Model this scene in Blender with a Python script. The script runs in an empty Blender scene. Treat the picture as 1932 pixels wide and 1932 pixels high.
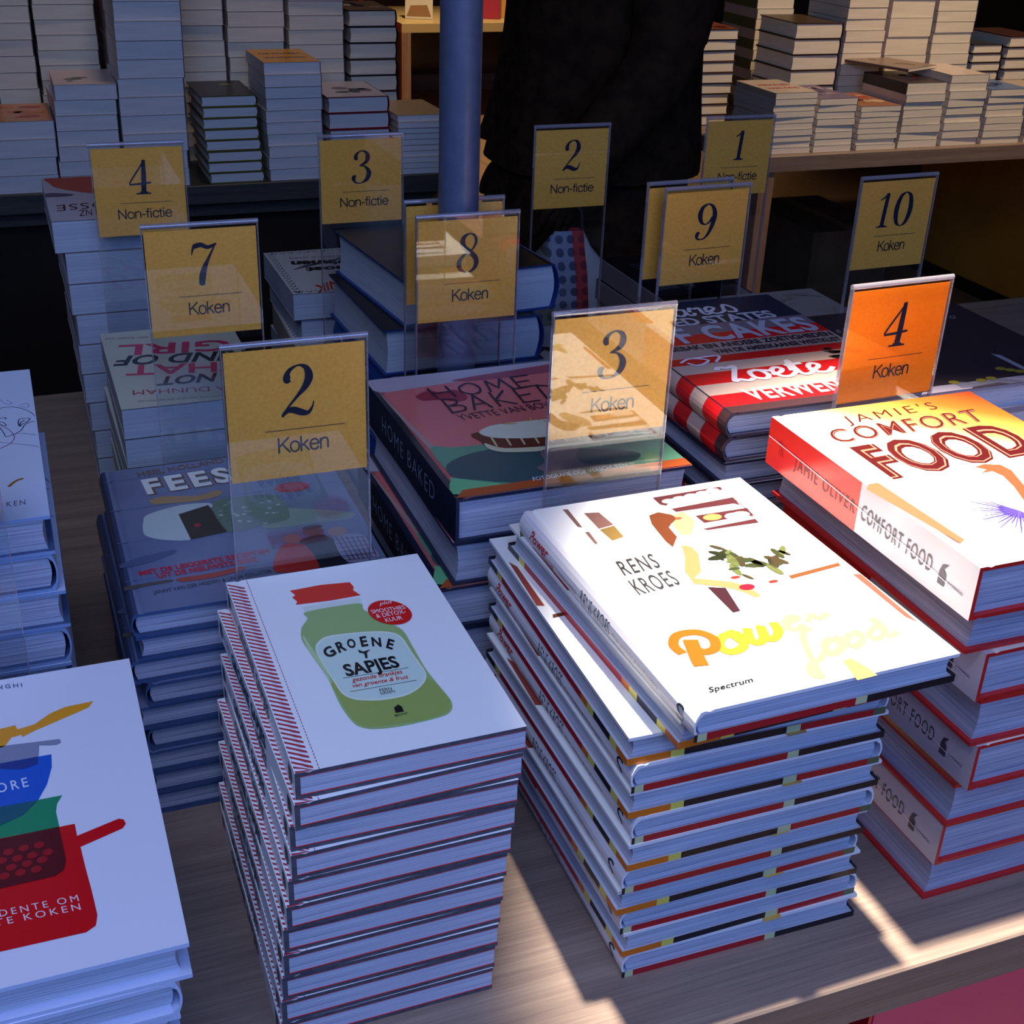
import bpy, bmesh, math, random
from mathutils import Vector, Matrix
R=math.radians; PI=math.pi
random.seed(7)
SC=bpy.context.scene; COL=SC.collection

# ------------------------------------------------------------------ camera
F=2428.0; PITCH=R(27.386); ROLL=R(2.257); YAW=R(22)
CAM=Vector((-.4816,-.5247,1.47))      # table frame: x along the front edge of the table, y towards the back
def _basis():
    cp,sp=math.cos(PITCH),math.sin(PITCH); cr,sr=math.cos(ROLL),math.sin(ROLL)
    fw=Vector((0,cp,-sp)); up=Vector((0,sp,cp)); rt=Vector((1,0,0))
    r2=cr*rt+sr*up; u2=-sr*rt+cr*up
    M=Matrix.Rotation(-YAW,3,'Z')
    return M@r2,M@u2,M@fw
RT,UP,FW=_basis()
def ray(p): return (p[0]-966)/F*RT-(p[1]-966)/F*UP+FW
def at(p,z): d=ray(p); return CAM+d*((z-CAM.z)/d.z)
def atY(p,y): d=ray(p); return CAM+d*((y-CAM.y)/d.y)
cd=bpy.data.cameras.new('camera'); cam=bpy.data.objects.new('camera',cd); COL.objects.link(cam)
cd.sensor_width=36; cd.lens=F/1932*36; cd.clip_start=.05
m=Matrix((RT,UP,-FW)).transposed().to_4x4(); m.translation=CAM; cam.matrix_world=m
SC.camera=cam
# ------------------------------------------------------------------ world, daylight, lamps, exposure
w=bpy.data.worlds.new('world'); SC.world=w; w.use_nodes=True
bg=w.node_tree.nodes['Background']; bg.inputs[0].default_value=(.35,.5,1,1); bg.inputs[1].default_value=.015
def area(name,loc,target,size,size_y,power,col):
    l=bpy.data.lights.new(name,'AREA'); l.shape='RECTANGLE'; l.size=size; l.size_y=size_y; l.energy=power; l.color=col
    o=bpy.data.objects.new(name,l); COL.objects.link(o); o.location=loc
    o.rotation_euler=(Vector(target)-Vector(loc)).to_track_quat('-Z','Y').to_euler(); return o
def spot(name,loc,target,power,ang,blend,rad,col):
    l=bpy.data.lights.new(name,'SPOT'); l.energy=power; l.spot_size=ang; l.spot_blend=blend; l.shadow_soft_size=rad; l.color=col
    o=bpy.data.objects.new(name,l); COL.objects.link(o); o.location=loc
    o.rotation_euler=(Vector(target)-Vector(loc)).to_track_quat('-Z','Y').to_euler(); return o
area('daylight_window',(-.30,-1.50,2.05),(-.15,.3,.9),2.2,1.2,32,(.235,.41,1))
area('added_top_fill',(-.80,-.35,2.35),(-.45,.15,.9),1.1,.5,10,(.62,.70,1))  # added fill that brightens the book tops; no such pane is known
spot('table_spot_light',(.03,.13,2.95),(.245,-.01,1.0),880,R(27),.36,.040,(1,.91,.76))
spot('back_table_light_right',(2.35,1.6,2.9),(2.1,2.9,.8),150,R(62),.8,.12,(1,.72,.44))
spot('back_table_light_left',(.1,2.3,3.0),(.0,3.1,.9),26,R(60),.8,.15,(1,.72,.50))
spot('rear_room_light',(1.9,6.2,2.9),(1.95,6.35,0),300,R(70),.8,.15,(1,.75,.45))
VS=SC.view_settings; VS.view_transform='Standard'; VS.look='None'; VS.exposure=0; VS.gamma=1; VS.use_curve_mapping=False

# ------------------------------------------------------------------ materials
def lin(c): return tuple(((x/255)/12.92 if x/255<=.04045 else (((x/255)+.055)/1.055)**2.4) for x in c)
_ink={}
def ink(r,g,b,rough=.35,spec=.4):
    k=(r,g,b,rough)
    if k in _ink: return _ink[k]
    m=bpy.data.materials.new('print_%02x%02x%02x'%(r,g,b)); m.use_nodes=True; p=m.node_tree.nodes['Principled BSDF']
    p.inputs['Base Color'].default_value=(*lin((r,g,b)),1); p.inputs['Roughness'].default_value=rough
    p.inputs['Specular IOR Level'].default_value=spec
    # slight paper tooth
    nt=m.node_tree; n=nt.nodes.new('ShaderNodeTexNoise'); n.inputs['Scale'].default_value=900
    b_=nt.nodes.new('ShaderNodeBump'); b_.inputs['Strength'].default_value=.03; b_.inputs['Distance'].default_value=.0005
    nt.links.new(n.outputs[0],b_.inputs['Height']); nt.links.new(b_.outputs[0],p.inputs['Normal'])
    _ink[k]=m; return m
def nodes_mat(name): 
    m=bpy.data.materials.new(name); m.use_nodes=True; return m,m.node_tree,m.node_tree.nodes['Principled BSDF']
def ramp(nt,fac,stops):
    r=nt.nodes.new('ShaderNodeValToRGB'); e=r.color_ramp.elements
    while len(e)<len(stops): e.new(.5)
    for i,(p,c) in enumerate(stops): e[i].position=p; e[i].color=(*lin(c),1)
    nt.links.new(fac,r.inputs[0]); return r
def coords(nt,scale=(1,1,1),rot=(0,0,0),kind='Object'):
    t=nt.nodes.new('ShaderNodeTexCoord'); mp=nt.nodes.new('ShaderNodeMapping')
    mp.inputs['Scale'].default_value=scale; mp.inputs['Rotation'].default_value=rot
    nt.links.new(t.outputs[kind],mp.inputs[0]); return mp.outputs[0]
def pages_mat(name,c1,c2,sz=1500,strength=.35):
    m,nt,p=nodes_mat(name)
    n=nt.nodes.new('ShaderNodeTexNoise'); n.inputs['Scale'].default_value=1; n.inputs['Detail'].default_value=3
    nt.links.new(coords(nt,(9,9,sz)),n.inputs['Vector'])
    r=ramp(nt,n.outputs[0],[(.32,c1),(.62,c2)]); nt.links.new(r.outputs[0],p.inputs['Base Color'])
    p.inputs['Roughness'].default_value=.8
    b=nt.nodes.new('ShaderNodeBump'); b.inputs['Strength'].default_value=strength; b.inputs['Distance'].default_value=.0006
    nt.links.new(n.outputs[0],b.inputs['Height']); nt.links.new(b.outputs[0],p.inputs['Normal']); return m
def wood(name,c1,c2,c3,axis='x',rough=.45):
    m,nt,p=nodes_mat(name); sc=(1.0,42,42) if axis=='x' else ((42,1.0,42) if axis=='y' else (42,42,1.0))
    v=coords(nt,sc); n=nt.nodes.new('ShaderNodeTexNoise'); n.inputs['Scale'].default_value=1.6; n.inputs['Detail'].default_value=6; n.inputs['Roughness'].default_value=.62
    nt.links.new(v,n.inputs['Vector'])
    sc2=tuple(a*6 for a in sc); n2=nt.nodes.new('ShaderNodeTexNoise'); n2.inputs['Scale'].default_value=2.5; n2.inputs['Detail'].default_value=3
    nt.links.new(coords(nt,sc2),n2.inputs['Vector'])
    mx=nt.nodes.new('ShaderNodeMath'); mx.operation='MULTIPLY_ADD'; mx.inputs[1].default_value=.45
    ad=nt.nodes.new('ShaderNodeMath'); ad.operation='MULTIPLY'; ad.inputs[1].default_value=.55
    nt.links.new(n.outputs[0],ad.inputs[0]); nt.links.new(n2.outputs[0],mx.inputs[0]); nt.links.new(ad.outputs[0],mx.inputs[2])
    r=ramp(nt,mx.outputs[0],[(.36,c1),(.5,c2),(.64,c3)]); nt.links.new(r.outputs[0],p.inputs['Base Color'])
    p.inputs['Roughness'].default_value=rough
    b=nt.nodes.new('ShaderNodeBump'); b.inputs['Strength'].default_value=.12; b.inputs['Distance'].default_value=.001
    nt.links.new(mx.outputs[0],b.inputs['Height']); nt.links.new(b.outputs[0],p.inputs['Normal']); return m
def flat(name,c,rough=.5,spec=.5,metal=0,noise=None,nscale=40):
    m,nt,p=nodes_mat(name); p.inputs['Roughness'].default_value=rough; p.inputs['Specular IOR Level'].default_value=spec; p.inputs['Metallic'].default_value=metal
    c2=noise or tuple(max(0,int(x*.86)) for x in c)
    n=nt.nodes.new('ShaderNodeTexNoise'); n.inputs['Scale'].default_value=nscale; n.inputs['Detail'].default_value=4; nt.links.new(coords(nt),n.inputs['Vector'])
    r=ramp(nt,n.outputs[0],[(.35,c2),(.62,c)]); nt.links.new(r.outputs[0],p.inputs['Base Color']); return m
def acrylic(name,tint=(.93,.95,.98),edge=0.0):
    m=bpy.data.materials.new(name); m.use_nodes=True; nt=m.node_tree; nt.nodes.remove(nt.nodes['Principled BSDF']); out=nt.nodes['Material Output']
    t=nt.nodes.new('ShaderNodeBsdfTransparent'); t.inputs[0].default_value=(*tint,1)
    g=nt.nodes.new('ShaderNodeBsdfGlossy'); g.inputs['Roughness'].default_value=.02
    lw=nt.nodes.new('ShaderNodeLayerWeight'); lw.inputs[0].default_value=.5
    pw=nt.nodes.new('ShaderNodeMath'); pw.operation='POWER'; pw.inputs[1].default_value=4.0; nt.links.new(lw.outputs['Facing'],pw.inputs[0])
    ml=nt.nodes.new('ShaderNodeMath'); ml.operation='MULTIPLY_ADD'; ml.inputs[1].default_value=.9; ml.inputs[2].default_value=.040+edge; nt.links.new(pw.outputs[0],ml.inputs[0])
    mx=nt.nodes.new('ShaderNodeMixShader'); nt.links.new(ml.outputs[0],mx.inputs[0]); nt.links.new(t.outputs[0],mx.inputs[1]); nt.links.new(g.outputs[0],mx.inputs[2])
    nt.links.new(mx.outputs[0],out.inputs[0]); return m
M_PG=pages_mat('page_edges_white',(206,206,208),(228,228,228),1500,.25)
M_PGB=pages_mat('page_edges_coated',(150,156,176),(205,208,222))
M_PGM=pages_mat('page_edges_dim_blue_light',(142,152,168),(166,174,188),1500,.25)  # greyed blue tone paints in the dim blue light on mid-table stacks
M_PGC=pages_mat('page_edges_cream',(222,208,180),(244,232,208),1500,.2)
M_PGD=pages_mat('page_edges_inked_dimmed',(120,124,150),(188,190,206))  # on FB and LB the darker tone stands in for lower light
M_WT=wood('oak_laminate',(128,108,98),(146,124,110),(162,140,124))
M_WE=wood('oak_laminate_edge',(112,94,82),(130,110,96),(146,126,108))
M_WY=wood('oak_laminate_legs',(120,90,68),(150,116,90),(170,136,108),'z')
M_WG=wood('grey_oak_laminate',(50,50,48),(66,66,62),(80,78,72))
M_AC=acrylic('clear_acrylic',(.985,.988,.99))
def rim_mat():
    m=acrylic('clear_acrylic_edge',(.80,.76,.84),.16); nt=m.node_tree; out=nt.nodes['Material Output']; pr=out.inputs[0].links[0].from_node
    d=nt.nodes.new('ShaderNodeBsdfDiffuse'); d.inputs[0].default_value=(.62,.56,.62,1); mx=nt.nodes.new('ShaderNodeMixShader'); mx.inputs[0].default_value=.22
    nt.links.new(pr.outputs[0],mx.inputs[1]); nt.links.new(d.outputs[0],mx.inputs[2]); nt.links.new(mx.outputs[0],out.inputs[0]); return m
M_AE=rim_mat()
M_CARD=flat('ochre_card',(224,164,70),.45,.3,nscale=300,noise=(216,154,62))
M_CARDO=flat('ochre_card_lit_orange',(255,132,20),.45,.3,nscale=300,noise=(250,122,14))  # same ochre card with the orange light on it put into the colour
M_NAVY=ink(26,30,52); WHITE=ink(240,242,246); BLACK=ink(22,22,26); GREYB=flat('raw_greyboard',(92,88,96),.8,.2,nscale=200)

# ------------------------------------------------------------------ mesh collecting
class MB:
    def __init__(s): s.v=[]; s.f=[]; s.mi=[]; s.m=[]; s.sm=[]
    def mat(s,m):
        if m not in s.m: s.m.append(m)
        return s.m.index(m)
    def face(s,pts,m,smooth=False):
        i=len(s.v); s.v+= [tuple(p) for p in pts]; s.f.append(tuple(range(i,i+len(pts)))); s.mi.append(s.mat(m)); s.sm.append(smooth)
    def mesh(s,vs,fs,m,smooth=False):
        i=len(s.v); s.v+=[tuple(p) for p in vs]; k=s.mat(m)
        for f in fs: s.f.append(tuple(i+j for j in f)); s.mi.append(k); s.sm.append(smooth)
    def box(s,a,b,m,skip=''):
        x0,y0,z0=a; x1,y1,z1=b
        V=[(x0,y0,z0),(x1,y0,z0),(x1,y1,z0),(x0,y1,z0),(x0,y0,z1),(x1,y0,z1),(x1,y1,z1),(x0,y1,z1)]
        s.mesh(V,[(3,2,1,0),(4,5,6,7),(0,1,5,4),(1,2,6,5),(2,3,7,6),(3,0,4,7)],m)
    def extrude(s,sec,y0,y1,side,cap,smooth=False):
        # sec: closed section [(x,z)], side: material or list per side
        n=len(sec)
        for i in range(n):
            a,b=sec[i],sec[(i+1)%n]; m=side[i] if isinstance(side,list) else side
            s.face([(a[0],y0,a[1]),(b[0],y0,b[1]),(b[0],y1,b[1]),(a[0],y1,a[1])],m,smooth)
        s.face([(p[0],y0,p[1]) for p in sec],cap); s.face([(p[0],y1,p[1]) for p in reversed(sec)],cap)
    def tube(s,path,rad,m,n=10,cap=True):
        P=[Vector(p) for p in path]; rings=[]
        for i,p in enumerate(P):
            t=(P[min(i+1,len(P)-1)]-P[max(i-1,0)]).normalized(); a=t.orthogonal().normalized() if abs(t.z)>.9 else t.cross(Vector((0,0,1))).normalized(); b=t.cross(a)
            r=rad[i] if isinstance(rad,(list,tuple)) else rad
            rings.append([p+a*(r*math.cos(2*PI*k/n))+b*(r*math.sin(2*PI*k/n)) for k in range(n)])
        vs=[v for r_ in rings for v in r_]; fs=[]
        for i in range(len(P)-1):
            for k in range(n): fs.append((i*n+k,i*n+(k+1)%n,(i+1)*n+(k+1)%n,(i+1)*n+k))
        s.mesh(vs,fs,m,True)
        if cap: s.face(rings[0][::-1],m); s.face(rings[-1],m)
    def data(s,name):
        me=bpy.data.meshes.new(name); me.from_pydata(s.v,[],s.f)
        for m in s.m: me.materials.append(m)
        me.polygons.foreach_set('material_index',s.mi); me.polygons.foreach_set('use_smooth',s.sm); me.update(); return me
    def build(s,name,parent=None,merge=False):
        me=s.data(name)
        if merge:
            bm=bmesh.new(); bm.from_mesh(me); bmesh.ops.remove_doubles(bm,verts=bm.verts,dist=1e-5); bmesh.ops.recalc_face_normals(bm,faces=bm.faces); bm.to_mesh(me); bm.free()
        return link(name,me,parent)
def link(name,me,parent=None,loc=None):
    o=bpy.data.objects.new(name,me); COL.objects.link(o)
    if parent: o.parent=parent
    if loc is not None: o.location=loc
    return o
def empty(name,loc,rz=0):
    o=bpy.data.objects.new(name,None); COL.objects.link(o); o.location=loc; o.rotation_euler=(0,0,rz); o.empty_display_size=.02; return o
def tag(o,label=None,cat=None,group=None,kind=None):
    if label: o['label']=label
    if cat: o['category']=cat
    if group: o['group']=group
    if kind: o['kind']=kind
    return o
# flat lettering as 2-D triangles, normalised to its own box
_tc={}
def text2d(body,bold=0.0,shear=0.0,space=1.0):
    k=(body,bold,shear,space)
    if k in _tc: return _tc[k]
    cu=bpy.data.curves.new('t','FONT'); cu.body=body; cu.size=1; cu.offset=bold; cu.shear=shear; cu.space_character=space; cu.resolution_u=3
    o=bpy.data.objects.new('t',cu); COL.objects.link(o); dg=bpy.context.evaluated_depsgraph_get(); dg.update()
    e=o.evaluated_get(dg); me=e.to_mesh()
    vs=[(v.co.x,v.co.y) for v in me.vertices]; fs=[tuple(p.vertices) for p in me.polygons]; e.to_mesh_clear()
    bpy.data.objects.remove(o); bpy.data.curves.remove(cu)
    x0=min(v[0] for v in vs); x1=max(v[0] for v in vs)
    y0=0 if not any(c in 'gjpqy,' for c in body) else min(v[1] for v in vs); y1=max(v[1] for v in vs)
    y0=min(y0,0) if y0<-.05 else 0
    vs=[((x-x0)/(x1-x0),(y-y0)/(y1-y0)) for x,y in vs]; _tc[k]=(vs,fs); return _tc[k]
def txt(mb,cv,body,A,B,C,m,k=1,bold=0.0,shear=0.0,space=1.0):
    vs,fs=text2d(body,bold,shear,space)
    P=[(A[0]+u*(B[0]-A[0])+v*(C[0]-A[0]),A[1]+u*(B[1]-A[1])+v*(C[1]-A[1])) for u,v in vs]
    mb.mesh([cv(x,y,k) for x,y in P],fs,m)
def poly(mb,cv,pts,m,k=1): mb.face([cv(x,y,k) for x,y in pts],m)
def rounded(P,n=4):
    L=len(P); out=[]
    for i in range(L):
        p0,p1,p2,p3=P[i-1],P[i],P[(i+1)%L],P[(i+2)%L]
        for j in range(n):
            t=j/n; out.append(tuple((2*t**3-3*t*t+1)*p1[d]+(t**3-2*t*t+t)*(p2[d]-p0[d])*.42+(-2*t**3+3*t*t)*p2[d]+(t**3-t*t)*(p3[d]-p1[d])*.42 for d in (0,1)))
    return out
def ell(mb,cv,c,a,b,m,k=1,n=28,off=0):
    # c centre, a,b half-axis vectors
    poly(mb,cv,[(c[0]+a[0]*math.cos(t)+b[0]*math.sin(t),c[1]+a[1]*math.cos(t)+b[1]*math.sin(t)) for t in [2*PI*i/n for i in range(n)]],m,k)
def smooth_path(P,n=6):
    out=[]; L=len(P)
    for i in range(L-1):
        p0=P[max(i-1,0)]; p1=P[i]; p2=P[i+1]; p3=P[min(i+2,L-1)]
        for j in range(n):
            t=j/n; out.append(tuple(.5*(2*p1[d]+(p2[d]-p0[d])*t+(2*p0[d]-5*p1[d]+4*p2[d]-p3[d])*t*t+(3*p1[d]-p0[d]-3*p2[d]+p3[d])*t**3) for d in range(len(p1))))
    out.append(tuple(P[-1])); return out
_lift=0
def stroke(mb,cv,P,m,k=1,wd=None,n=6,sm=True):
    global _lift
    # P: (x,y,width) or (x,y) with wd
    P=[(p[0],p[1],p[2] if len(p)>2 else wd) for p in P]
    if not sm:
        for a,b in zip(P[:-1],P[1:]):
            dx,dy=b[0]-a[0],b[1]-a[1]; l=math.hypot(dx,dy) or 1; nx,ny=-dy/l,dx/l; tx,ty=dx/l,dy/l
            _lift=(_lift+1)%40; kk=k+.012*_lift; ha,hb_=a[2]/2,b[2]/2
            mb.face([cv(a[0]-tx*ha*.6+nx*ha,a[1]-ty*ha*.6+ny*ha,kk),cv(a[0]-tx*ha*.6-nx*ha,a[1]-ty*ha*.6-ny*ha,kk),cv(b[0]+tx*hb_*.6-nx*hb_,b[1]+ty*hb_*.6-ny*hb_,kk),cv(b[0]+tx*hb_*.6+nx*hb_,b[1]+ty*hb_*.6+ny*hb_,kk)],m)
        return
    Q=smooth_path(P,n)
    L=[];Rr=[]
    for i,q in enumerate(Q):
        a=Q[max(i-1,0)];b=Q[min(i+1,len(Q)-1)]; dx,dy=b[0]-a[0],b[1]-a[1]; l=math.hypot(dx,dy) or 1; nx,ny=-dy/l,dx/l; h=abs(q[2])/2
        L.append((q[0]+nx*h,q[1]+ny*h)); Rr.append((q[0]-nx*h,q[1]-ny*h))
    _lift=(_lift+1)%40; N=len(Q); kk=[k+.02*_lift/2+.45*i/N for i in range(N)]
    vs=[cv(x,y,kk[i]) for i,(x,y) in enumerate(L)]+[cv(x,y,kk[i]) for i,(x,y) in enumerate(Rr)]
    mb.mesh(vs,[(i,i+1,N+i+1,N+i) for i in range(N-1)],m)

# ------------------------------------------------------------------ books
EPS=.00014
class Book:
    """one kind of book: local origin at the centre of its underside, spine at -x, text bottom at -y"""
    def __init__(s,W,H,T,kind='hard',cover=WHITE,edge=None,spine=None,pages=M_PG,board=.0025,over=.003,bulge=.004,inner=None,back=None,fore_concave=.002,jacket=False,name=None):
        s.W,s.H,s.T=W,H,T; s.kind=kind; s.name=name or ('hardcover_book' if kind=='hard' else 'paperback_book')
        edge=edge or cover; spine=spine or cover; back=back or cover; inner=inner or edge; s.proto=None; s.bg=bulge
        c=MB(); p=MB(); x0=-W/2; x1=W/2; y0=-H/2; y1=H/2; bd=board
        if kind=='hard':
            g=.009; N=6
            arc=[(x0+.003-bulge*math.sin(PI*i/N),(T)*(i/N)) for i in range(N+1)]
            arc[0]=(x0+.003,.0004); arc[-1]=(x0+.003,T-.0004)
            if bulge<.001: arc=[(x0,.0),(x0,T)]
            out=[(x1,0),(x0+g+.003,0),(x0+g,.0009),(x0+g-.003,0)]+arc+[(x0+g-.003,T),(x0+g,T-.0009),(x0+g+.003,T),(x1,T)]
            sqo=.003 if bulge>=.001 else 0
            ins=[(x1,T-bd),(x0+bd+sqo,T-bd)]
            if bulge>=.001:
                ins+=[(x0+bd+.001-bulge*math.sin(PI*i/N)*.8,T-bd-(T-2*bd)*(i/N)) for i in range(1,N)]
            ins+=[(x0+bd+sqo,bd),(x1,bd)]
            sec=out+ins; na=len(arc)
            side=[back]*3+[spine]*(na+1)+[cover]*3+[edge]+[inner]*(len(ins)-1)+[edge]
            side=side[:len(sec)]
            c.extrude(sec,y0,y1,side,edge)
            xe=x1-over; xs=x0+bd+sqo+.0004; fc=fore_concave
            psec=[(xe,bd),(xs,bd)]+([(xs-bulge*.7*math.sin(PI*i/5),bd+(T-2*bd)*i/5) for i in range(1,5)] if bulge>=.001 else [])+[(xs,T-bd),(xe,T-bd)]+[(xe-fc*math.sin(PI*i/5),T-bd-(T-2*bd)*i/5) for i in range(1,5)]
            p.extrude(psec,y0+over,y1-over,pages,pages)
        else:
            bd=.0007; s0=.0004; edge=edge if edge is not cover else ink(96,88,88)
            sec=[(x1,0),(x0+.001,0),(x0,.001),(x0,T-.001),(x0+.001,T),(x1,T),(x1,T-bd),(x0+.002,T-bd),(x0+.002,bd),(x1,bd)]
            c.extrude(sec,y0,y1,[back,spine,spine,spine,cover,edge,inner,inner,inner,edge],edge)
            p.extrude([(x1-s0,bd),(x0+.002,bd),(x0+.002,T-bd),(x1-s0,T-bd)],y0+s0,y1-s0,pages,pages)
        s.c=c; s.p=p; s.sp=None
    # canvases
    def top(s,x,y,k): return (x-s.W/2,y-s.H/2,s.T+EPS*k)
    def spn(s,x,y,k):  # x runs from the head to the tail of the spine, y up its thickness
        bul=s.bg*math.sin(PI*max(0,min(1,y/s.T))) if s.kind=='hard' and s.bul else 0
        return (-s.W/2+(.003 if s.bul else 0)-bul-EPS*(k+1.5),s.H/2-x,y)
    bul=False
    def front(s,x,y,k): return (x-s.W/2,-s.H/2-EPS*k,y)
    def fore(s,x,y,k): return (s.W/2+EPS*k,x-s.H/2,y)
    def finish(s):
        s.cm=s.c.data('cover'); s.pm=s.p.data('page_block'); return s
    def place(s,corner,yaw=0,flip=False,base=0,label='',group=None,right=False,cat='book',tilt=None):
        """corner: world xy of the corner nearest the front left (or front right)"""
        if not hasattr(s,'cm'): s.finish()
        off=Vector(((-s.W/2 if right else s.W/2),s.H/2,0)); off.rotate(Matrix.Rotation(yaw,3,'Z'))
        loc=Vector((corner[0],corner[1],base))+off
        if s.proto is None:
            e=empty(s.name,loc,yaw+(PI if flip else 0)); link('cover',s.cm,e); link('page_block',s.pm,e); s.proto=e; s.ch=list(e.children)
            tag(e,label,cat,group)
        else:
            e=s.proto.copy(); COL.objects.link(e); e.location=loc; e.rotation_euler=(0,0,yaw+(PI if flip else 0))
            for k in ('group','kind'):
                if k in e and group is None: del e[k]
            tag(e,label,cat,group)
            for ch in s.ch:
                q=ch.copy(); COL.objects.link(q); q.parent=e
        if tilt: e.rotation_euler=(tilt[0],tilt[1],e.rotation_euler[2])
        return e
class Px:
    """turns a photograph pixel into cover / spine / front-face coordinates of a book lying at a known place"""
    def __init__(s,book,corner,yaw,base,right=False,flip=False):
        s.b=book; s.yaw=yaw; off=Vector(((-book.W/2 if right else book.W/2),book.H/2,0)); off.rotate(Matrix.Rotation(yaw,3,'Z'))
        s.c=Vector((corner[0],corner[1],base))+off; s.M=Matrix.Rotation(-yaw-(PI if flip else 0),3,'Z')
    def _r(s,p): return s.M@(CAM-s.c), s.M@ray(p)
    def top(s,p): o,d=s._r(p); q=o+d*((s.b.T-o.z)/d.z); return (q.x+s.b.W/2,q.y+s.b.H/2)
    def spn(s,p): o,d=s._r(p); q=o+d*((-s.b.W/2-o.x)/d.x); return (s.b.H/2-q.y,q.z)
    def front(s,p): o,d=s._r(p); q=o+d*((-s.b.H/2-o.y)/d.y); return (q.x+s.b.W/2,q.z)
ORD=['topmost','second from the top','third from the top','fourth from the top','fifth from the top','sixth from the top','seventh from the top','eighth from the top','ninth from the top','tenth from the top','eleventh from the top','twelfth from the top','thirteenth from the top','fourteenth from the top']
TZ=.75
def crop(ox,oy,k): return lambda x,y:(ox+x/k,oy+y/k)

# ================================================================== ROOM
def struct(name,mb): o=mb.build(name); o['kind']='structure'; return o
M_FL=wood('floor_boards',(120,92,62),(146,114,80),(160,128,92),'y',.5)
M_WALL=flat('plaster_dark_warm',(96,74,52),.8,.2,nscale=3,noise=(80,62,44))
M_WR=flat('plaster_ochre',(200,136,44),.8,.2,nscale=4,noise=(184,122,38))
M_CE=flat('ceiling_paint',(150,150,150),.8,.2,nscale=3)
b=MB(); b.box((-4,-1.2,-.05),(5.5,8,0),M_FL); struct('floor',b)
b=MB(); b.box((-4,-.2,3.3),(5.5,8,3.36),M_CE); struct('ceiling',b)
b=MB(); b.box((-4,8,0),(5.5,8.1,3.3),M_WALL); struct('wall_back',b)
b=MB(); b.box((-4.1,-.2,0),(-4,8,3.3),M_WALL); struct('wall_left',b)
b=MB(); b.box((5.5,-.2,0),(5.6,8,3.3),M_WALL); struct('wall_right',b)
b=MB(); b.box((-4,7.97,0),(5.5,8,.1),M_WE); struct('baseboard_back',b)

# ================================================================== TABLES
def table(x0,x1,y0,y1,top,th,label,mt,me,legs,name='display_table',shelf=None,leg=.045,skirt=None,panel=False):
    e=empty(name,((x0+x1)/2,(y0+y1)/2,0)); tag(e,label,'table')
    cx,cy=(x0+x1)/2,(y0+y1)/2
    b=MB(); X0,X1,Y0,Y1=x0-cx,x1-cx,y0-cy,y1-cy; ch=.0015
    b.face([(X0+ch,Y0+ch,top),(X1-ch,Y0+ch,top),(X1-ch,Y1-ch,top),(X0+ch,Y1-ch,top)],mt)
    b.face([(X0,Y0,top-th),(X0,Y1,top-th),(X1,Y1,top-th),(X1,Y0,top-th)],me)
    for a,c in (((X0,Y0),(X1,Y0)),((X1,Y0),(X1,Y1)),((X1,Y1),(X0,Y1)),((X0,Y1),(X0,Y0))):
        sx=lambda p:(p[0]+(ch if p[0]==X0 else -ch),p[1]+(ch if p[1]==Y0 else -ch),top)
        b.face([(a[0],a[1],top-th),(c[0],c[1],top-th),(c[0],c[1],top-ch),(a[0],a[1],top-ch)],me)
        b.face([(a[0],a[1],top-ch),(c[0],c[1],top-ch),sx(c),sx(a)],me)
    b.build('tabletop',e)
    for lx,ly in legs:
        b=MB(); b.box((lx-cx,ly-cy,0),(lx-cx+leg,ly-cy+leg,top-th),M_WY); b.build('leg',e)
    if shelf:
        z,t=shelf; b=MB(); b.box((X0+.05,Y0+.03,z-t),(X1-.05,Y1-.05,z),me); b.build('lower_shelf',e)
    if panel:
        b=MB(); b.box((X0+.05,Y0+.10,0),(X1-.05,Y0+.12,top-th),ink(34,30,28)); b.build('added_blackout_panel',e)  # dark sheet added to keep the space under the table black
    if skirt:
        b=MB(); b.box((X0+.05,Y0+.05,top-th-skirt),(X1-.05,Y0+.07,top-th),me); b.build('apron',e)
    return e
table(-1.25,1.30,0,1.30,TZ,.04,'wide light oak table in front carrying the cookbook stacks and number signs',M_WT,M_WE,[(-1.23,.02),(1.235,.02),(-1.23,1.235),(1.235,1.235)],shelf=(.36,.03))
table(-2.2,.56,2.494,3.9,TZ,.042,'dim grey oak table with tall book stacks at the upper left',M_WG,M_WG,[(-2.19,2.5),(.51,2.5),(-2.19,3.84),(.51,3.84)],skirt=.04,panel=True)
table(1.400,3.6,2.494,3.9,TZ,.042,'warmly lit oak table with book stacks at the upper right',M_WT,M_WE,[(1.425,2.5),(3.54,2.5),(1.43,3.84),(3.54,3.84)])
# side cabinet under the right table
e=empty('storage_cabinet',(2.95,3.1,0.0)); tag(e,'ochre sided cabinet standing under the right back table','cabinet')
b=MB(); b.box((-.03,-.55,0),(.55,.6,.66),M_WR); b.build('carcass',e)
b=MB(); b.box((-.036,-.556,0),(.606,.606,.05),ink(40,28,20)); b.build('plinth',e)
b=MB(); b.box((-.036,-.556,.64),(.606,.606,.665),M_WE); b.build('top_board',e)
M_BX=flat('dull_carton',(112,98,78),.8,.2,nscale=8)
def carton(x,y,w_,d_,h_,yaw,label):
    e=empty('cardboard_box',(x,y,0),yaw); tag(e,label,'box','cartons under the right back table')
    b=MB(); b.box((-w_/2,-d_/2,0),(w_/2,d_/2,h_),M_BX); b.build('carton_body',e)
    b=MB(); b.box((-w_/2-.001,-.02,h_),(w_/2+.001,.02,h_+.001),ink(150,130,96)); b.build('tape',e)
carton(2.40,3.62,.5,.34,.26,R(90),'brown carton on the floor under the right back table')

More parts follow.
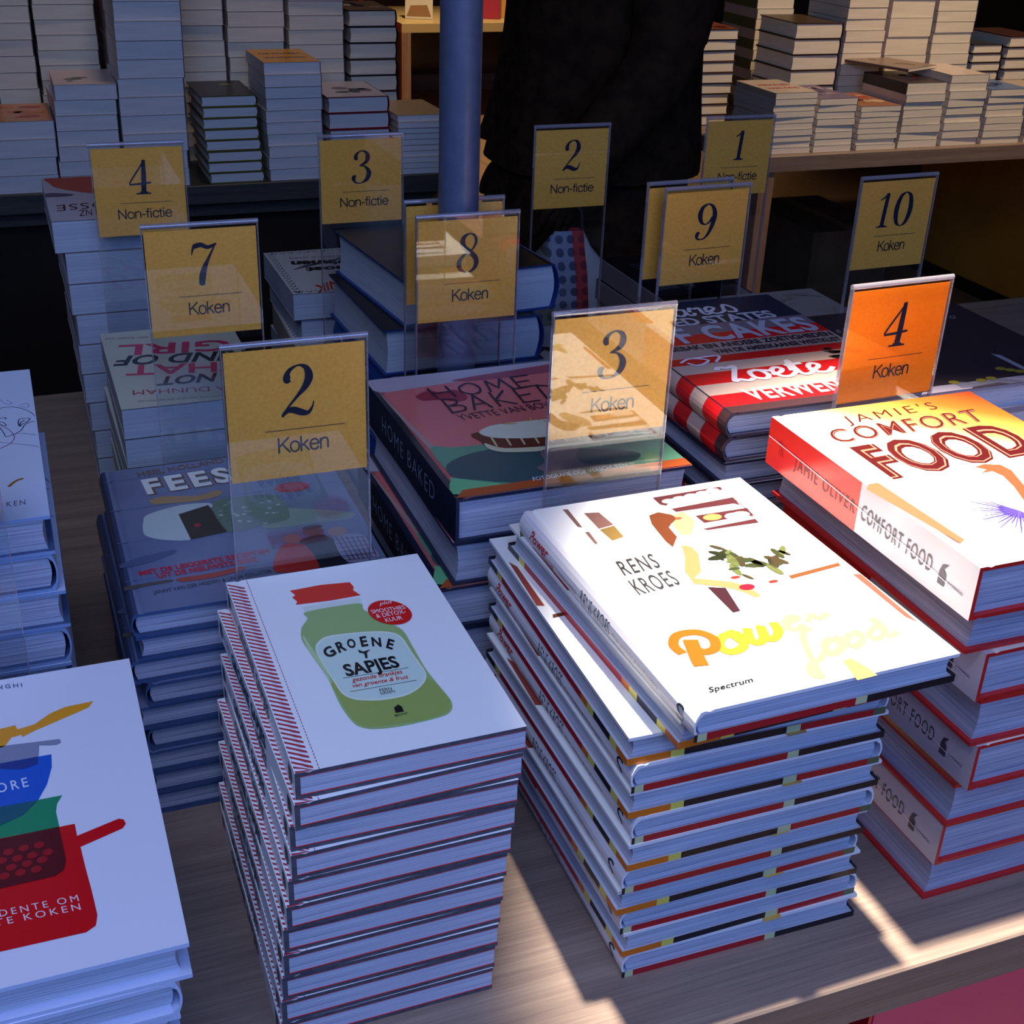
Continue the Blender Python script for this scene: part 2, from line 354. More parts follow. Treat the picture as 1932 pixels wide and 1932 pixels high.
# far shelving table with goods
table(1.735,3.3,6.92,7.75,.55,.05,'low pale wood table far back behind the blue post with small books on it',ink(196,166,112),ink(200,172,120),[(1.735,6.92),(3.24,6.92),(1.735,7.69),(3.24,7.69)],leg=.055)
b=MB(); b.box((1.665,6.93,0),(1.70,7.75,.60),ink(190,20,26)); o=b.build('red_side_panel'); tag(o,'tall red panel standing at the left end of the far pale table','panel')
def smallbook(x,y,w_,h_,th,c,label,text=None,lean=0,z=.55):
    e=empty('upright_book',(x,y,z)); e.rotation_euler=(R(lean),0,R(-20)); tag(e,label,'book')
    b=MB(); b.box((-w_/2,-th/2,0),(w_/2,-th/2+.001,h_),c); b.box((-w_/2,th/2-.001,0),(w_/2,th/2,h_),c); b.box((-w_/2,-th/2,0),(-w_/2+.001,th/2,h_),c)
    if text:
        cv=lambda x,y,k:(x-w_/2,-th/2-EPS*k*2,y)
        for i,t in enumerate(text): txt(b,cv,t,(w_*.2,h_*(.62-.16*i)),(w_*.85,h_*(.62-.16*i)),(w_*.2,h_*(.73-.16*i)),ink(40,40,80))
        poly(b,cv,[(w_*.05,h_*.05),(w_*.95,h_*.05),(w_*.8,h_*.32),(w_*.2,h_*.3)],ink(150,110,60),1)
    b.build('cover',e); b=MB(); b.box((-w_/2+.002,-th/2+.001,.002),(w_/2-.002,th/2-.001,h_-.002),M_PGC); b.build('page_block',e)
p=at((795,38),.55); smallbook(p.x,p.y+.05,.16,.24,.02,ink(210,196,170),'small cream book propped upright left of the blue post, far back',['Binnen','Honde'],-12)
p=at((930,38),.55); smallbook(p.x,p.y+.06,.12,.25,.03,ink(170,40,30),'red book upright at the right of the blue post, far back',None,-8)
p=at((968,38),.55); smallbook(p.x,p.y+.10,.10,.25,.02,ink(214,150,40),'yellow book upright beside the dark coat, far back',None,-8)

# ================================================================== SIGNS
def strokes_digit(d):
    # pen strokes in a box 0..1 high; (x,y,w)
    D={
    '0':[[(.30,.985,.03),(.13,.86,.12),(.06,.5,.16),(.13,.14,.12),(.30,.015,.03),(.47,.14,.12),(.54,.5,.16),(.47,.86,.12),(.30,.985,.03)]],
    '1':[[(.05,.80,.03),(.17,.86,.05),(.30,.99,.05)],[(.285,.98,.13),(.27,.5,.13),(.265,.05,.13)],[(.08,.02,.04),(.46,.02,.04)],[(.16,.05,.03),(.38,.05,.03)]],
    '2':[[(.175,.70,.02),(.10,.70,.10),(.09,.78,.11),(.15,.91,.07),(.30,.985,.035),(.44,.93,.10),(.50,.76,.15),(.44,.58,.12),(.30,.40,.06),(.14,.20,.04),(.03,.015,.05)],
         [(.03,.03,.05),(.12,.12,.09),(.24,.13,.13),(.38,.07,.13),(.50,.055,.08),(.57,.15,.04),(.60,.27,.02)]],
    '3':[[(.17,.73,.02),(.11,.75,.10),(.10,.82,.11),(.16,.93,.06),(.29,.985,.035),(.43,.92,.10),(.475,.78,.14),(.42,.64,.10),(.24,.545,.03)],
         [(.22,.545,.03),(.38,.52,.05),(.50,.40,.12),(.53,.27,.15),(.46,.11,.11),(.30,.015,.035),(.14,.03,.06),(.06,.13,.11),(.07,.21,.11),(.14,.23,.03)]],
    '4':[[(.44,.99,.03),(.30,.76,.045),(.14,.52,.05),(.01,.31,.04)],[(.415,.98,.10),(.415,.5,.14),(.41,.05,.14)],[(.01,.285,.05),(.35,.30,.06),(.62,.33,.05)],[(.20,.015,.04),(.62,.015,.04)],[(.30,.05,.04),(.53,.05,.04)]],
    '7':[[(.04,.74,.02),(.06,.86,.05),(.10,.96,.07)],[(.09,.93,.12),(.24,.965,.11),(.40,.90,.09),(.56,.955,.06),(.60,.99,.02)],[(.58,.97,.03),(.44,.68,.06),(.33,.42,.12),(.28,.2,.155),(.27,.04,.13)]],
    '8':[[(.30,.985,.03),(.17,.91,.09),(.13,.79,.13),(.19,.64,.12),(.34,.52,.13),(.48,.38,.13),(.52,.24,.12),(.46,.09,.08),(.30,.015,.03),(.13,.09,.09),(.07,.25,.12),(.14,.40,.08),(.28,.51,.04),(.42,.62,.05),(.475,.79,.08),(.42,.93,.06),(.30,.985,.03)]],
    '9':[[(.30,.985,.035),(.14,.90,.10),(.08,.70,.15),(.15,.50,.10),(.28,.425,.035),(.40,.49,.06),(.475,.62,.07)],[(.30,.985,.035),(.44,.91,.09),(.53,.72,.14),(.525,.50,.14),(.45,.24,.10),(.34,.07,.06),(.22,.015,.035),(.10,.04,.06),(.06,.12,.10),(.09,.19,.09),(.16,.19,.03)]],
    }
    return D[d]
GROT={'K':(.70,[[(.05,0),(.05,1)],[(.62,1),(.06,.40)],[(.24,.60),(.68,0)]]),
'o':(.60,[[(.28,.72),(.10,.62),(.03,.36),(.10,.10),(.28,0),(.46,.10),(.53,.36),(.46,.62),(.28,.72)]]),
'k':(.55,[[(.05,0),(.05,1)],[(.44,.70),(.06,.32)],[(.19,.45),(.50,0)]]),
'e':(.60,[[(.04,.39),(.51,.39),(.49,.55),(.40,.68),(.28,.72),(.12,.64),(.03,.42),(.04,.26),(.12,.07),(.28,0),(.42,.05),(.50,.18)]]),
'n':(.57,[[(.05,0),(.05,.70)],[(.05,.45),(.14,.66),(.28,.72),(.41,.67),(.47,.52),(.47,0)]]),
'N':(.75,[[(.05,0),(.05,1)],[(.05,1),(.63,0)],[(.63,0),(.63,1)]]),'-':(.36,[[(.04,.36),(.28,.36)]]),
'f':(.30,[[(.26,.98),(.15,.96),(.12,.84),(.12,0)],[(.0,.68),(.26,.68)]]),'i':(.21,[[(.08,0),(.08,.70)],[(.08,.90),(.08,1)]]),
'c':(.54,[[(.49,.52),(.42,.67),(.27,.72),(.11,.63),(.03,.36),(.10,.09),(.27,0),(.42,.06),(.49,.22)]]),'t':(.30,[[(.12,.92),(.12,.12),(.16,.02),(.26,.02)],[(.0,.68),(.26,.68)]])}
def grot(mb,cv,word,xa,xb,y,h,m,k):
    tot=sum(GROT[c_][0] for c_ in word)-.06; sx=(xb-xa)/tot; x=xa
    for c_ in word:
        for st in GROT[c_][1]: stroke(mb,cv,[(x+u*sx,y+v*h,.0135) for u,v in st],m,k,n=4,sm=len(st)>3)
        x+=GROT[c_][0]*sx
SW=.1005
_sg={}
def sign(x,y,num,word,label,yaw=0,mc=None,plain=False,group=None,sc=1.0):
    mc=mc or M_CARD; h=.72-.30*sc; SW=.1005*sc
    e=empty('sign_holder',(x,y,TZ),yaw); tag(e,label,'sign',group)
    t=.0042
    b=MB(); z1=h; w2=SW/2
    # two clear sheets folded together at the top
    b.box((-w2,-t/2,.002),(w2,-t/2+.0008,z1-.004),M_AC); b.box((-w2,t/2-.0008,.002),(w2,t/2,z1-.004),M_AC)
    b.build('clear_sheets',e)
    b=MB(); n=6; r=t/2+.0003
    b.tube([(-w2-.0008,0,z1-.004),(w2+.0008,0,z1-.004)],r,M_AE,8)
    for s_ in (-1,1): b.box((s_*w2-.0004,-t/2-.0002,.002),(s_*w2+.0004,t/2+.0002,z1-.004),M_AE)
    b.build('clear_rim',e)
    b=MB(); b.box((-w2,-.007,0),(w2,.007,.002),M_AC); b.build('foot',e)
    b=MB(); c0=h-.105*sc; c1=h-.0085; cw=SW-.003
    b.box((-cw/2,-.0005,c0),(cw/2,.0005,c1),mc)
    cv=lambda x,y,k:(x*cw-cw/2,-.0005-EPS*k,c0+y*(c1-c0))
    if not plain:
        s=.395; x0=.53
        widths={'10':.60}.get(num,.31)
        if num=='10':
            offs=[(x0-.29,'1'),(x0-.045,'0')]
        else: offs=[(x0-.155+( .03 if num=='1' else 0),num)]
        for ox,d in offs:
            for S in strokes_digit(d):
                stroke(b,cv,[(ox+px_*s*1.0+py_*s*.06,.475+py_*s,w_*s*1.0) for px_,py_,w_ in S],M_NAVY,2,n=7)
            # ball terminals
            if d in '23': ell(b,cv,(ox+(.11*s)+.77*s*.06,.475+.77*s),(.055*s,0),(0,.06*s),M_NAVY,3)
            if d=='3': ell(b,cv,(ox+.075*s,.475+.165*s),(.055*s,0),(0,.06*s),M_NAVY,3)
            if d=='9': ell(b,cv,(ox+.085*s,.475+.14*s),(.05*s,0),(0,.055*s),M_NAVY,3)
            if d=='7': ell(b,cv,(ox+.275*s,.475+.05*s),(.072*s,0),(0,.055*s),M_NAVY,3)
        poly(b,cv,[(.26,.375),(.84,.375),(.84,.380),(.26,.380)],M_NAVY,2)
        hw=.185 if word=='Koken' else .30; th=.115 if word=='Koken' else .105
        grot(b,cv,word,x0-hw,x0+hw,.20,th,ink(34,32,44),2)
    b.build('card',e); return e
def s_at(p0,p1,Y): a=atY(p0,Y); c=atY(p1,Y); return (a.x+c.x)/2
sign(-.306,.333,'2','Koken','ochre 2 Koken sign standing behind the green bottle cookbooks',sc=1.042)
sign(-.0527,.3385,'3','Koken','ochre 3 Koken sign behind the spotlit white hardcovers',sc=1.042)
sign(.204,.324,'4','Koken','orange-lit 4 Koken sign behind the red spined cookbooks',R(2.5),M_CARDO,sc=1.023)
sign(-.328,.612,'7','Koken','ochre 7 Koken sign in the second row behind the upside-down memoir')
sign(-.0728,.628,'8','Koken','ochre 8 Koken sign in front of the blue post',sc=1.036)
sign(-.067,.686,'8','Koken','plain ochre sign close behind the 8 sign and the post',plain=True,sc=1.036)
sign(.1915,.637,'9','Koken','ochre 9 Koken sign in the second row right of the post',R(2))
sign(.184,.662,'9','Koken','plain ochre sign tucked close behind the 9 sign',R(2),plain=True)
sign(.443,.657,'10','Koken','ochre 10 Koken sign behind the dark bowls book',R(2),sc=1.02)
sign(-.343,.958,'4','Non-fictie','ochre 4 Non-fictie sign in the back row at left')
sign(-.091,.955,'3','Non-fictie','ochre 3 Non-fictie sign in the back row left of the post')
sign(.180,.962,'2','Non-fictie','ochre 2 Non-fictie sign in the back row before the dark coat')
sign(.425,.975,'1','Non-fictie','ochre 1 Non-fictie sign in the back row at right')
sign(-.558,.250,'1','Koken','ochre sign cut off by the left picture edge',plain=True,sc=.939)

# blue post
e=empty('metal_post',(-.0730,.657,0)); tag(e,'slim blue grey metal post rising behind the 8 Koken sign','post')
M_POST=flat('blue_enamelled_steel',(86,96,124),.38,.5,.25,nscale=90,noise=(78,90,118))
b=MB(); b.tube([(0,0,TZ+.004),(0,0,3.3)],.0197,M_POST,32,False); b.build('shaft',e)
b=MB(); b.tube([(0,0,TZ),(0,0,TZ+.004)],.022,M_POST,32); b.build('base_flange',e)

# ================================================================== COOKBOOK: green bottle
c3=crop(350,1030,2.76)
RED=ink(206,32,30); G=Book(.150,.236,.02009,'hard',WHITE,edge=GREYB,spine=WHITE,pages=M_PGB,board=.0030,over=.0004,bulge=0,name='cookbook',fore_concave=0)
G.bul=False
gtop=TZ+.221-.02009
GX=(-.218,.088); q=Px(G,GX,0,gtop,right=True); t_=lambda x,y:q.top(c3(x,y)); c=G.c; cv=G.top
# red endpapers showing as thin lines
for z in (.0030,.01709-.00035):
    c.box((-.0718,-.118-.0001,z),(.0749,.1179,z+.00035),RED)
n=46
for i in range(n):
    y=i*.236/n; d=-.0085
    poly(c,cv,[(.0006,y),(.0006,y+.0022),(.0120,max(y+.0022+d,.0003)),(.0120,max(y+d,.0002))],ink(178,50,66),1)
for i in range(70): poly(c,cv,[(.0150,i*.00337),(.0155,i*.00337),(.0155,i*.00337+.0024),(.0150,i*.00337+.0024)],ink(170,60,80),1)
GRN=ink(156,186,118); GRN2=ink(156,174,92)
poly(c,cv,[t_(*p) for p in [(605,318),(912,270),(915,300),(925,335),(640,372),(622,345)]],ink(222,230,222),1)
poly(c,cv,[t_(*p) for p in [(543,235),(700,205),(855,190),(876,215),(872,232),(912,258),(760,285),(575,308),(582,292),(556,270),(572,258)]],ink(226,52,28),2)
poly(c,cv,rounded([t_(*p) for p in [(628,345),(900,300),(930,335),(1040,390),(1130,440),(1180,520),(1250,640),(1330,740),(1382,805),(1388,850),(1350,885),(1200,925),(1060,950),(960,955),(895,938),(850,895),(800,820),(740,690),(650,560),(606,490),(604,430),(636,380)]]),GRN,2)
poly(c,cv,rounded([t_(*p) for p in [(762,700),(1000,760),(1240,690),(1326,745),(1374,806),(1376,848),(1340,878),(1200,915),(960,944),(902,928),(860,890),(808,805)]]),GRN2,3)
stroke(c,cv,[t_(612,470)+(.0012,),t_(650,540)+(.003,),t_(720,640)+(.0025,),t_(760,720)+(.001,)],ink(190,214,160),3)
_lb=[(690,560),(692,518),(740,482),(850,465),(1000,455),(1088,465),(1130,495),(1172,560),(1230,640),(1244,672),(1238,705),(1200,745),(1130,780),(1010,800),(890,797),(825,770),(780,710),(730,630)]
poly(c,cv,rounded([t_(965+(x-965)*1.035,630+(y-630)*1.045) for x,y in _lb]),ink(228,240,222),4)
poly(c,cv,rounded([t_(*p) for p in _lb]),ink(206,228,216),5)
L=[('G',(742,592),(790,565),(705,548)),('R',(800,562),(842,545),(776,512)),('O',(850,540),(892,530),(834,495)),('E',(917,530),(953,524),(904,480)),('N',(972,526),(1022,530),(966,480)),('E',(1044,534),(1078,545),(1056,487))]
for s_,A,B,C in L: txt(c,cv,s_,t_(*A),t_(*B),t_(*C),BLACK,7,bold=.035)
txt(c,cv,'SAPJES',t_(840,684),t_(1120,634),t_(812,625),BLACK,7,bold=.03)
poly(c,cv,[t_(*p) for p in [(897,545),(925,556),(962,545),(945,562),(948,590),(938,592),(930,566),(905,562)]],BLACK,7)
for A,B in (((820,695),(1160,640)),((858,765),(1203,705))): stroke(c,cv,[t_(*A)+(.0004,),t_(*B)+(.0004,)],BLACK,7,sm=False)
txt(c,cv,'gezonde drankjes',t_(872,722),t_(1137,676),t_(860,694),RED,7,shear=.3,bold=.01)
txt(c,cv,'van groente & fruit',t_(876,750),t_(1167,702),t_(866,724),RED,7,shear=.3,bold=.01)
txt(c,cv,'FERN',t_(1014,765),t_(1076,754),t_(1008,751),BLACK,7); txt(c,cv,'GREEN',t_(1016,782),t_(1092,768),t_(1011,768),BLACK,7)
poly(c,cv,[t_(*p) for p in [(1086,848),(1105,834),(1104,828),(1110,834),(1126,842),(1137,868),(1094,875)]],BLACK,7)
txt(c,cv,'BECHT',t_(1092,895),t_(1158,882),t_(1089,884),BLACK,7)
cc=t_(1064,350); ea=t_(1178,356); eb=t_(1050,288); ell(c,cv,cc,(ea[0]-cc[0],ea[1]-cc[1]),(eb[0]-cc[0],eb[1]-cc[1]),ink(222,30,28),6,40)
txt(c,cv,'plus',t_(1012,322),t_(1080,308),t_(1004,298),WHITE,7,shear=.3); txt(c,cv,'SMOOTHIES',t_(974,358),t_(1148,332),t_(962,340),WHITE,7)
txt(c,cv,'& DETOX-',t_(998,381),t_(1150,355),t_(988,362),WHITE,7); txt(c,cv,'KUUR',t_(1045,403),t_(1132,387),t_(1036,384),WHITE,7)
cv=G.spn
txt(c,cv,'GROENE SAPJES',(.050,.0045),(.158,.0045),(.050,.0155),BLACK,1,bold=.04,space=1.1)
txt(c,cv,'FERN GREEN',(.018,.007),(.045,.007),(.018,.0125),ink(190,60,80),1)
for s0 in (.008,.218): poly(c,cv,[(s0,.004),(s0+.008,.004),(s0+.011,.010),(s0+.008,.016),(s0,.016)],BLACK,1)
grx=[-.218,-.220,-.2228,-.2235,-.2262,-.2285,-.231,-.2322,-.234,-.2355,-.237,-.238]; jit=[0,.0003,-.0008,.0005,-.0006,.0005,-.0005,.0003,-.0006,.0002,0,.0]
for i in range(11):
    G.place((grx[i]+(0 if i else 0),.088-.0005*i+(jit[i]*1.2)),R([0,1.6,-.9,.8,.1,.9,-.4,.5,-.3,.3,0][i]),False,TZ+.221-.02009*(i+1),('white cookbook with green juice bottle on its cover, '+ORD[i] if i==0 else 'white striped-spine cookbook, '+ORD[i]+' in the green bottle stack'),'green bottle cookbooks',right=True)

# ================================================================== COOKBOOK: white hardcovers under the spotlight
T12=(.72-.455)/12
c4=crop(900,880,3.22); c5=crop(1332,900,3.22)
PF=Book(.195,.274,T12,'hard',ink(244,242,238,.3),edge=ink(228,226,232),spine=ink(226,222,228),back=ink(120,24,30),inner=ink(200,205,220),pages=M_PGB,board=.0026,over=.0035,bulge=.004,name='hardcover_cookbook')
PF.bul=True
PX=(-.140,.014); q=Px(PF,PX,R(1.2),TZ+.265-T12); t_=lambda x,y:q.top(c4(x,y)); u_=lambda x,y:q.top(c5(x,y)); c=PF.c; cv=PF.top
MAR=ink(74,34,38); PNK=ink(128,90,84); SKN=ink(140,112,74)
for P in ([(1065,190),(1475,123),(1492,140),(1400,170),(1330,175),(1230,195),(1170,215),(1150,240),(1110,232)],[(1180,258),(1550,188),(1600,236),(1560,226),(1210,278)],[(1325,300),(1640,252),(1682,305),(1640,300),(1380,345)],[(1370,380),(1690,318),(1712,342),(1400,388)]): poly(c,cv,[t_(*p) for p in P],MAR,1)
for i,x in enumerate((1165,1230,1300,1370,1430)): ell(c,cv,t_(x,212-i*16),(.006,0),(0,.0035),WHITE,2,14)
for i,x in enumerate((1430,1560,1600)): ell(c,cv,t_(x,310-i*8),(.008,0),(0,.005),ink(214,120,70) if i==0 else ink(240,210,200),2,14)
stroke(c,cv,[t_(1550,188)+(.0006,),t_(1690,305)+(.0006,)],MAR,2,sm=False)
poly(c,cv,[t_(*p) for p in [(520,262),(552,262),(640,372),(612,368)]],PNK,1); poly(c,cv,[t_(*p) for p in [(655,400),(680,398),(735,470),(716,472)]],PNK,1)
poly(c,cv,[t_(*p) for p in [(650,285),(740,280),(830,355),(740,380)]],PNK,1); poly(c,cv,[t_(*p) for p in [(745,385),(832,360),(892,428),(822,452)]],ink(132,104,56),1)
poly(c,cv,[t_(*p) for p in [(1045,300),(1100,280),(1180,295),(1215,318),(1180,350),(1165,372),(1215,430),(1190,492),(1150,460),(1100,400),(1060,350)]],ink(92,46,26),3)
poly(c,cv,[t_(*p) for p in [(1180,300),(1250,275),(1310,315),(1325,345),(1300,420),(1240,415),(1195,365)]],ink(150,132,98),2)
ell(c,cv,t_(1222,318),(.003,0),(0,.0018),ink(120,70,50),4,12)
poly(c,cv,[t_(*p) for p in [(1240,480),(1300,488),(1345,530),(1362,640),(1320,680),(1540,702),(1640,725),(1725,785),(1690,798),(1620,765),(1520,738),(1320,715),(1262,640),(1262,550)]],SKN,2)
poly(c,cv,[t_(*p) for p in [(1400,735),(1510,740),(1600,880),(1555,890)]],ink(52,24,32),3); ell(c,cv,t_(1640,735),(.006,0),(0,.004),ink(110,20,40),3,14)
random.seed(3)
for i in range(26):
    x=1440+random.random()*430; y=560+random.gauss(0,34)+ (x-1650)*-.02; a=random.random()*PI; l=.0045+random.random()*.006; cc=t_(x,y)
    ell(c,cv,cc,(l*math.cos(a),l*math.sin(a)),(-l*.35*math.sin(a),l*.35*math.cos(a)),[ink(48,54,30),ink(32,36,20),ink(84,90,50),ink(56,48,30)][i%4],2+i%3,10)
for x,y in ((1570,675),(1800,700)): ell(c,cv,t_(x,y),(.004,0),(0,.002),ink(120,40,34),2,10)
poly(c,cv,[u_(*p) for p in [(500,600),(805,520),(818,540),(520,620)]],ink(104,62,34),1)
poly(c,cv,[u_(*p) for p in [(890,590),(940,590),(1290,885),(1210,850)]],ink(160,70,56),1)
poly(c,cv,[u_(*p) for p in [(830,1120),(880,1100),(1000,1170),(1040,1205),(920,1235)]],ink(200,160,80),1)
txt(c,cv,'RENS',t_(895,665),t_(1120,612),t_(838,580),ink(44,44,46),2,bold=.012,space=1.2); txt(c,cv,'KROES',t_(985,782),t_(1240,715),t_(912,695),ink(44,44,46),2,bold=.012,space=1.2)
OR=ink(136,78,16); YL=ink(150,118,36); YP=ink(166,160,100)  # YP pales the last letters to paint in their overexposure
def S(P,f,m,wd): stroke(c,cv,[f(*p)+(wd*.82,) for p in P],m,3,n=9)
S([(1295,1055),(1320,1120),(1345,1180),(1365,1215)],t_,OR,.0125)
S([(1250,1140),(1195,1090),(1215,1030),(1330,1010),(1430,1045),(1445,1105),(1390,1130),(1335,1115)],t_,OR,.0085)
S([(1560,1015),(1490,1040),(1475,1095),(1540,1130),(1615,1100),(1610,1040),(1540,1012),(1600,1060),(1640,1080)],t_,YL,.0085)
S([(1640,985),(1660,1050),(1700,1075),(1740,1050),(1722,975),(1755,1040),(1800,1050),(1830,1010),(1800,950)],t_,YL,.0080)
S([(440,960),(490,900),(560,860),(510,850),(480,890),(530,930),(600,900)],u_,YP,.0055)
S([(620,880),(640,840),(690,860),(740,830)],u_,YP,.0055)
S([(640,920),(590,950),(620,1060),(680,1180),(705,1215),(650,1205),(630,1150),(690,1110),(730,1060)],u_,YP,.0055)
S([(760,980),(720,1030),(770,1075),(830,1030),(790,980),(850,1000)],u_,YP,.0075); S([(880,950),(850,1000),(910,1030),(950,980),(905,945),(960,960)],u_,YP,.0065); S([(1040,900),(990,960),(1040,985),(1090,930),(1010,860),(1110,965),(1160,940)],u_,YP,.0055)
txt(c,cv,'Spectrum',t_(1415,1388),t_(1682,1322),t_(1404,1345),ink(16,16,18),3,bold=.02)
cv=PF.spn
txt(c,cv,'Power',(.020,.0095),(.055,.0095),(.020,.0175),ink(206,50,46),1,shear=.35,bold=.02); txt(c,cv,'food',(.040,.0035),(.064,.0035),(.040,.0090),ink(206,50,46),1,shear=.35,bold=.02)
txt(c,cv,'Van friszoete smoothies tot',(.075,.008),(.105,.008),(.075,.0105),ink(70,70,80),1)
txt(c,cv,'RENS KROES',(.112,.006),(.158,.006),(.112,.0160),ink(50,50,56),1,bold=-.01)
txt(c,cv,'Over ontbijten & kook toppers',(.163,.008),(.228,.008),(.163,.0112),ink(60,60,70),1)
txt(c,cv,'S',(.252,.005),(.261,.005),(.252,.0165),ink(30,40,46),1)
# coloured turn-in edges of the back board (part of the cover)
bt=.0027; W_,H_=PF.W,PF.H
KB=ink(30,26,34); KR=ink(176,24,36); KY=ink(224,206,90); KO=ink(216,112,24); KP=ink(196,200,150); KG=ink(90,100,70)
def band(face,segs,zb=0,zt=None):
    for a,b_,mm in segs:
        L_=W_ if face in('front','back') else H_; a*=L_; b_*=L_; zt_=zt or .0056
        P=[(a,zb),(b_,zb),(b_,zt_),(a,zt_)]
        fn={'front':lambda x,z:(x-W_/2,-H_/2-EPS,z),'back':lambda x,z:(x-W_/2,H_/2+EPS,z),'fore':lambda x,z:(W_/2+EPS,x-H_/2,z)}[face]
        c.face([fn(*p) for p in P],mm)
band('front',[(0,.012,KB),(.012,.045,KP),(.045,.60,KR),(.60,.645,KP),(.645,1,KB)])
band('back',[(.84,1,KO),(.79,.84,KY),(.40,.79,KB),(.345,.40,KP),(.05,.345,KR),(0,.05,KG)])
band('fore',[(.94,1,KO),(.90,.94,KY),(.80,.90,KB),(.76,.80,KY),(.72,.76,KO),(.12,.72,KR),(.08,.12,KY),(0,.08,KB)])
pfc=[(-.140,.014,1.2,0),(-.137,.036,2.0,1),(-.161,.056,-1.2,1),(-.157,.054,-.3,0),(-.157,.055,-.6,1),(-.153,.054,0,0),(-.155,.053,.2,1),(-.156,.055,0,0),(-.157,.058,.3,1),(-.151,.061,-.6,0),(-.148,.060,.2,1),(-.146,.061,-.8,0)]
for i,(x,y,a,fl) in enumerate(pfc):
    PF.place((x,y),R(a),bool(fl),TZ+.265-T12*(i+1),('white hardcover cookbook with orange brush lettering, spotlit, '+ORD[i] if i==0 else 'white cookbook with '+('red and black' if not fl else 'orange and black')+' edge, '+ORD[i]+' in the spotlit stack'),'white hardcovers in the middle front stack')

# ================================================================== COOKBOOK: thick red-edged
def cf_cover():
    m,nt,p=nodes_mat('orange_to_white_jacket'); t=nt.nodes.new('ShaderNodeTexCoord'); sp=nt.nodes.new('ShaderNodeSeparateXYZ'); nt.links.new(t.outputs['Object'],sp.inputs[0])
    a=nt.nodes.new('ShaderNodeMath'); a.operation='MULTIPLY_ADD'; a.inputs[1].default_value=3.2; a.inputs[2].default_value=.0; nt.links.new(sp.outputs[0],a.inputs[0])
    b_=nt.nodes.new('ShaderNodeMath'); b_.operation='MULTIPLY_ADD'; b_.inputs[1].default_value=3.6; nt.links.new(sp.outputs[1],b_.inputs[0]); nt.links.new(a.outputs[0],b_.inputs[2])
    r=ramp(nt,b_.outputs[0],[(.05,(240,232,214)),(.34,(214,168,84)),(.56,(176,90,34)),(.78,(140,30,18))]); nt.links.new(r.outputs[0],p.inputs['Base Color']); p.inputs['Roughness'].default_value=.18; return m
CRED=ink(196,36,34,.3)
CF=Book(.195,.255,.04,'hard',cf_cover(),edge=CRED,spine=ink(196,186,194,.2),back=CRED,inner=CRED,pages=M_PGD,board=.003,over=.004,bulge=0,name='hardcover_cookbook')
cx=(.067,.030); q=Px(CF,cx,0,TZ+.28); c2=crop(1432,440,3.864); t_=lambda x,y:q.top(c2(x,y)); u_=lambda x,y:q.top(c5(x,y)); c=CF.c; cv=CF.top
DM=ink(72,14,18); CRM=ink(180,110,90)
txt(c,cv,"JAMIE'S",t_(650,1392),t_(1312,1280),t_(592,1338),DM,1,bold=-.004,space=1.35)
for bo,mm,k in ((.014,DM,1),(.001,CRM,2),(-.012,DM,3)):
    txt(c,cv,'COMFORT',t_(572,1532),t_(1660,1366),t_(486,1442),mm,k,bold=bo,space=1.15)
for bo,mm,k in ((.05,DM,1),(.018,CRM,2),(-.0,DM,3)):
    txt(c,cv,'FOOD',t_(960,1780),t_(2060,1580),t_(655,1562),mm,k,bold=bo,space=1.1)
poly(c,cv,[t_(*p) for p in [(1575,1705),(1640,1685),(1760,1690),(1840,1730),(1932,1840),(1990,1950),(1932,1950),(1860,1850),(1780,1770),(1700,1735),(1620,1750),(1660,1725)]],ink(140,70,44),2)
for i in range(22):
    a=R(120+i*8); cc=u_(1905,210); l=.022+.006*(i%3); stroke(c,cv,[(cc[0],cc[1],.0018),(cc[0]+l*math.cos(a),cc[1]+l*math.sin(a),.0006)],[ink(56,44,120),ink(84,66,150)][i%2],2,sm=False)
poly(c,cv,[u_(*p) for p in [(985,45),(1045,35),(1572,382),(1545,402),(975,75)]],ink(170,92,64),1)
cv=CF.spn
poly(c,cv,[(0,.0),(.125,.0),(.125,.04),(0,.04)],ink(206,40,34,.2),0)
txt(c,cv,'JAMIE OLIVER',(.040,.013),(.122,.013),(.040,.023),ink(90,16,30),2,space=1.3)
txt(c,cv,'COMFORT FOOD',(.130,.013),(.212,.013),(.130,.025),ink(66,54,66),2,space=1.2)
poly(c,cv,[(.220,.010),(.227,.010),(.227,.019),(.224,.022),(.228,.027),(.222,.025),(.220,.019)],ink(60,50,70),2); txt(c,cv,'KOSMOS',(.230,.013),(.245,.013),(.230,.016),ink(90,80,100),2)
stroke(c,cv,[(.001,.024,.0007),(.10,.021,.0007),(.20,.017,.0007),(.245,.013,.0007)],ink(240,224,230,.15),4)
txt(c,cv,'TK',(.016,.014),(.024,.014),(.016,.026),ink(150,20,30),2)
cfc=[(.067,.030,0),(.086,.046,1),(.101,.041,0),(.106,.041,1),(.112,.039,0),(.108,.047,1),(.109,.050,0),(.111,.055,1)]
for i,(x,y,fl) in enumerate(cfc):
    CF.place((x,y),R([0,-.6,.4,-.3,.3,.2,-.2,0][i]),bool(fl),TZ+.32-.04*(i+1),('thick shrink-wrapped cookbook with orange cover and purple flower, '+ORD[0] if i==0 else 'thick red-edged cookbook, '+ORD[i]+' in the rightmost front stack'),'thick red edged cookbooks')
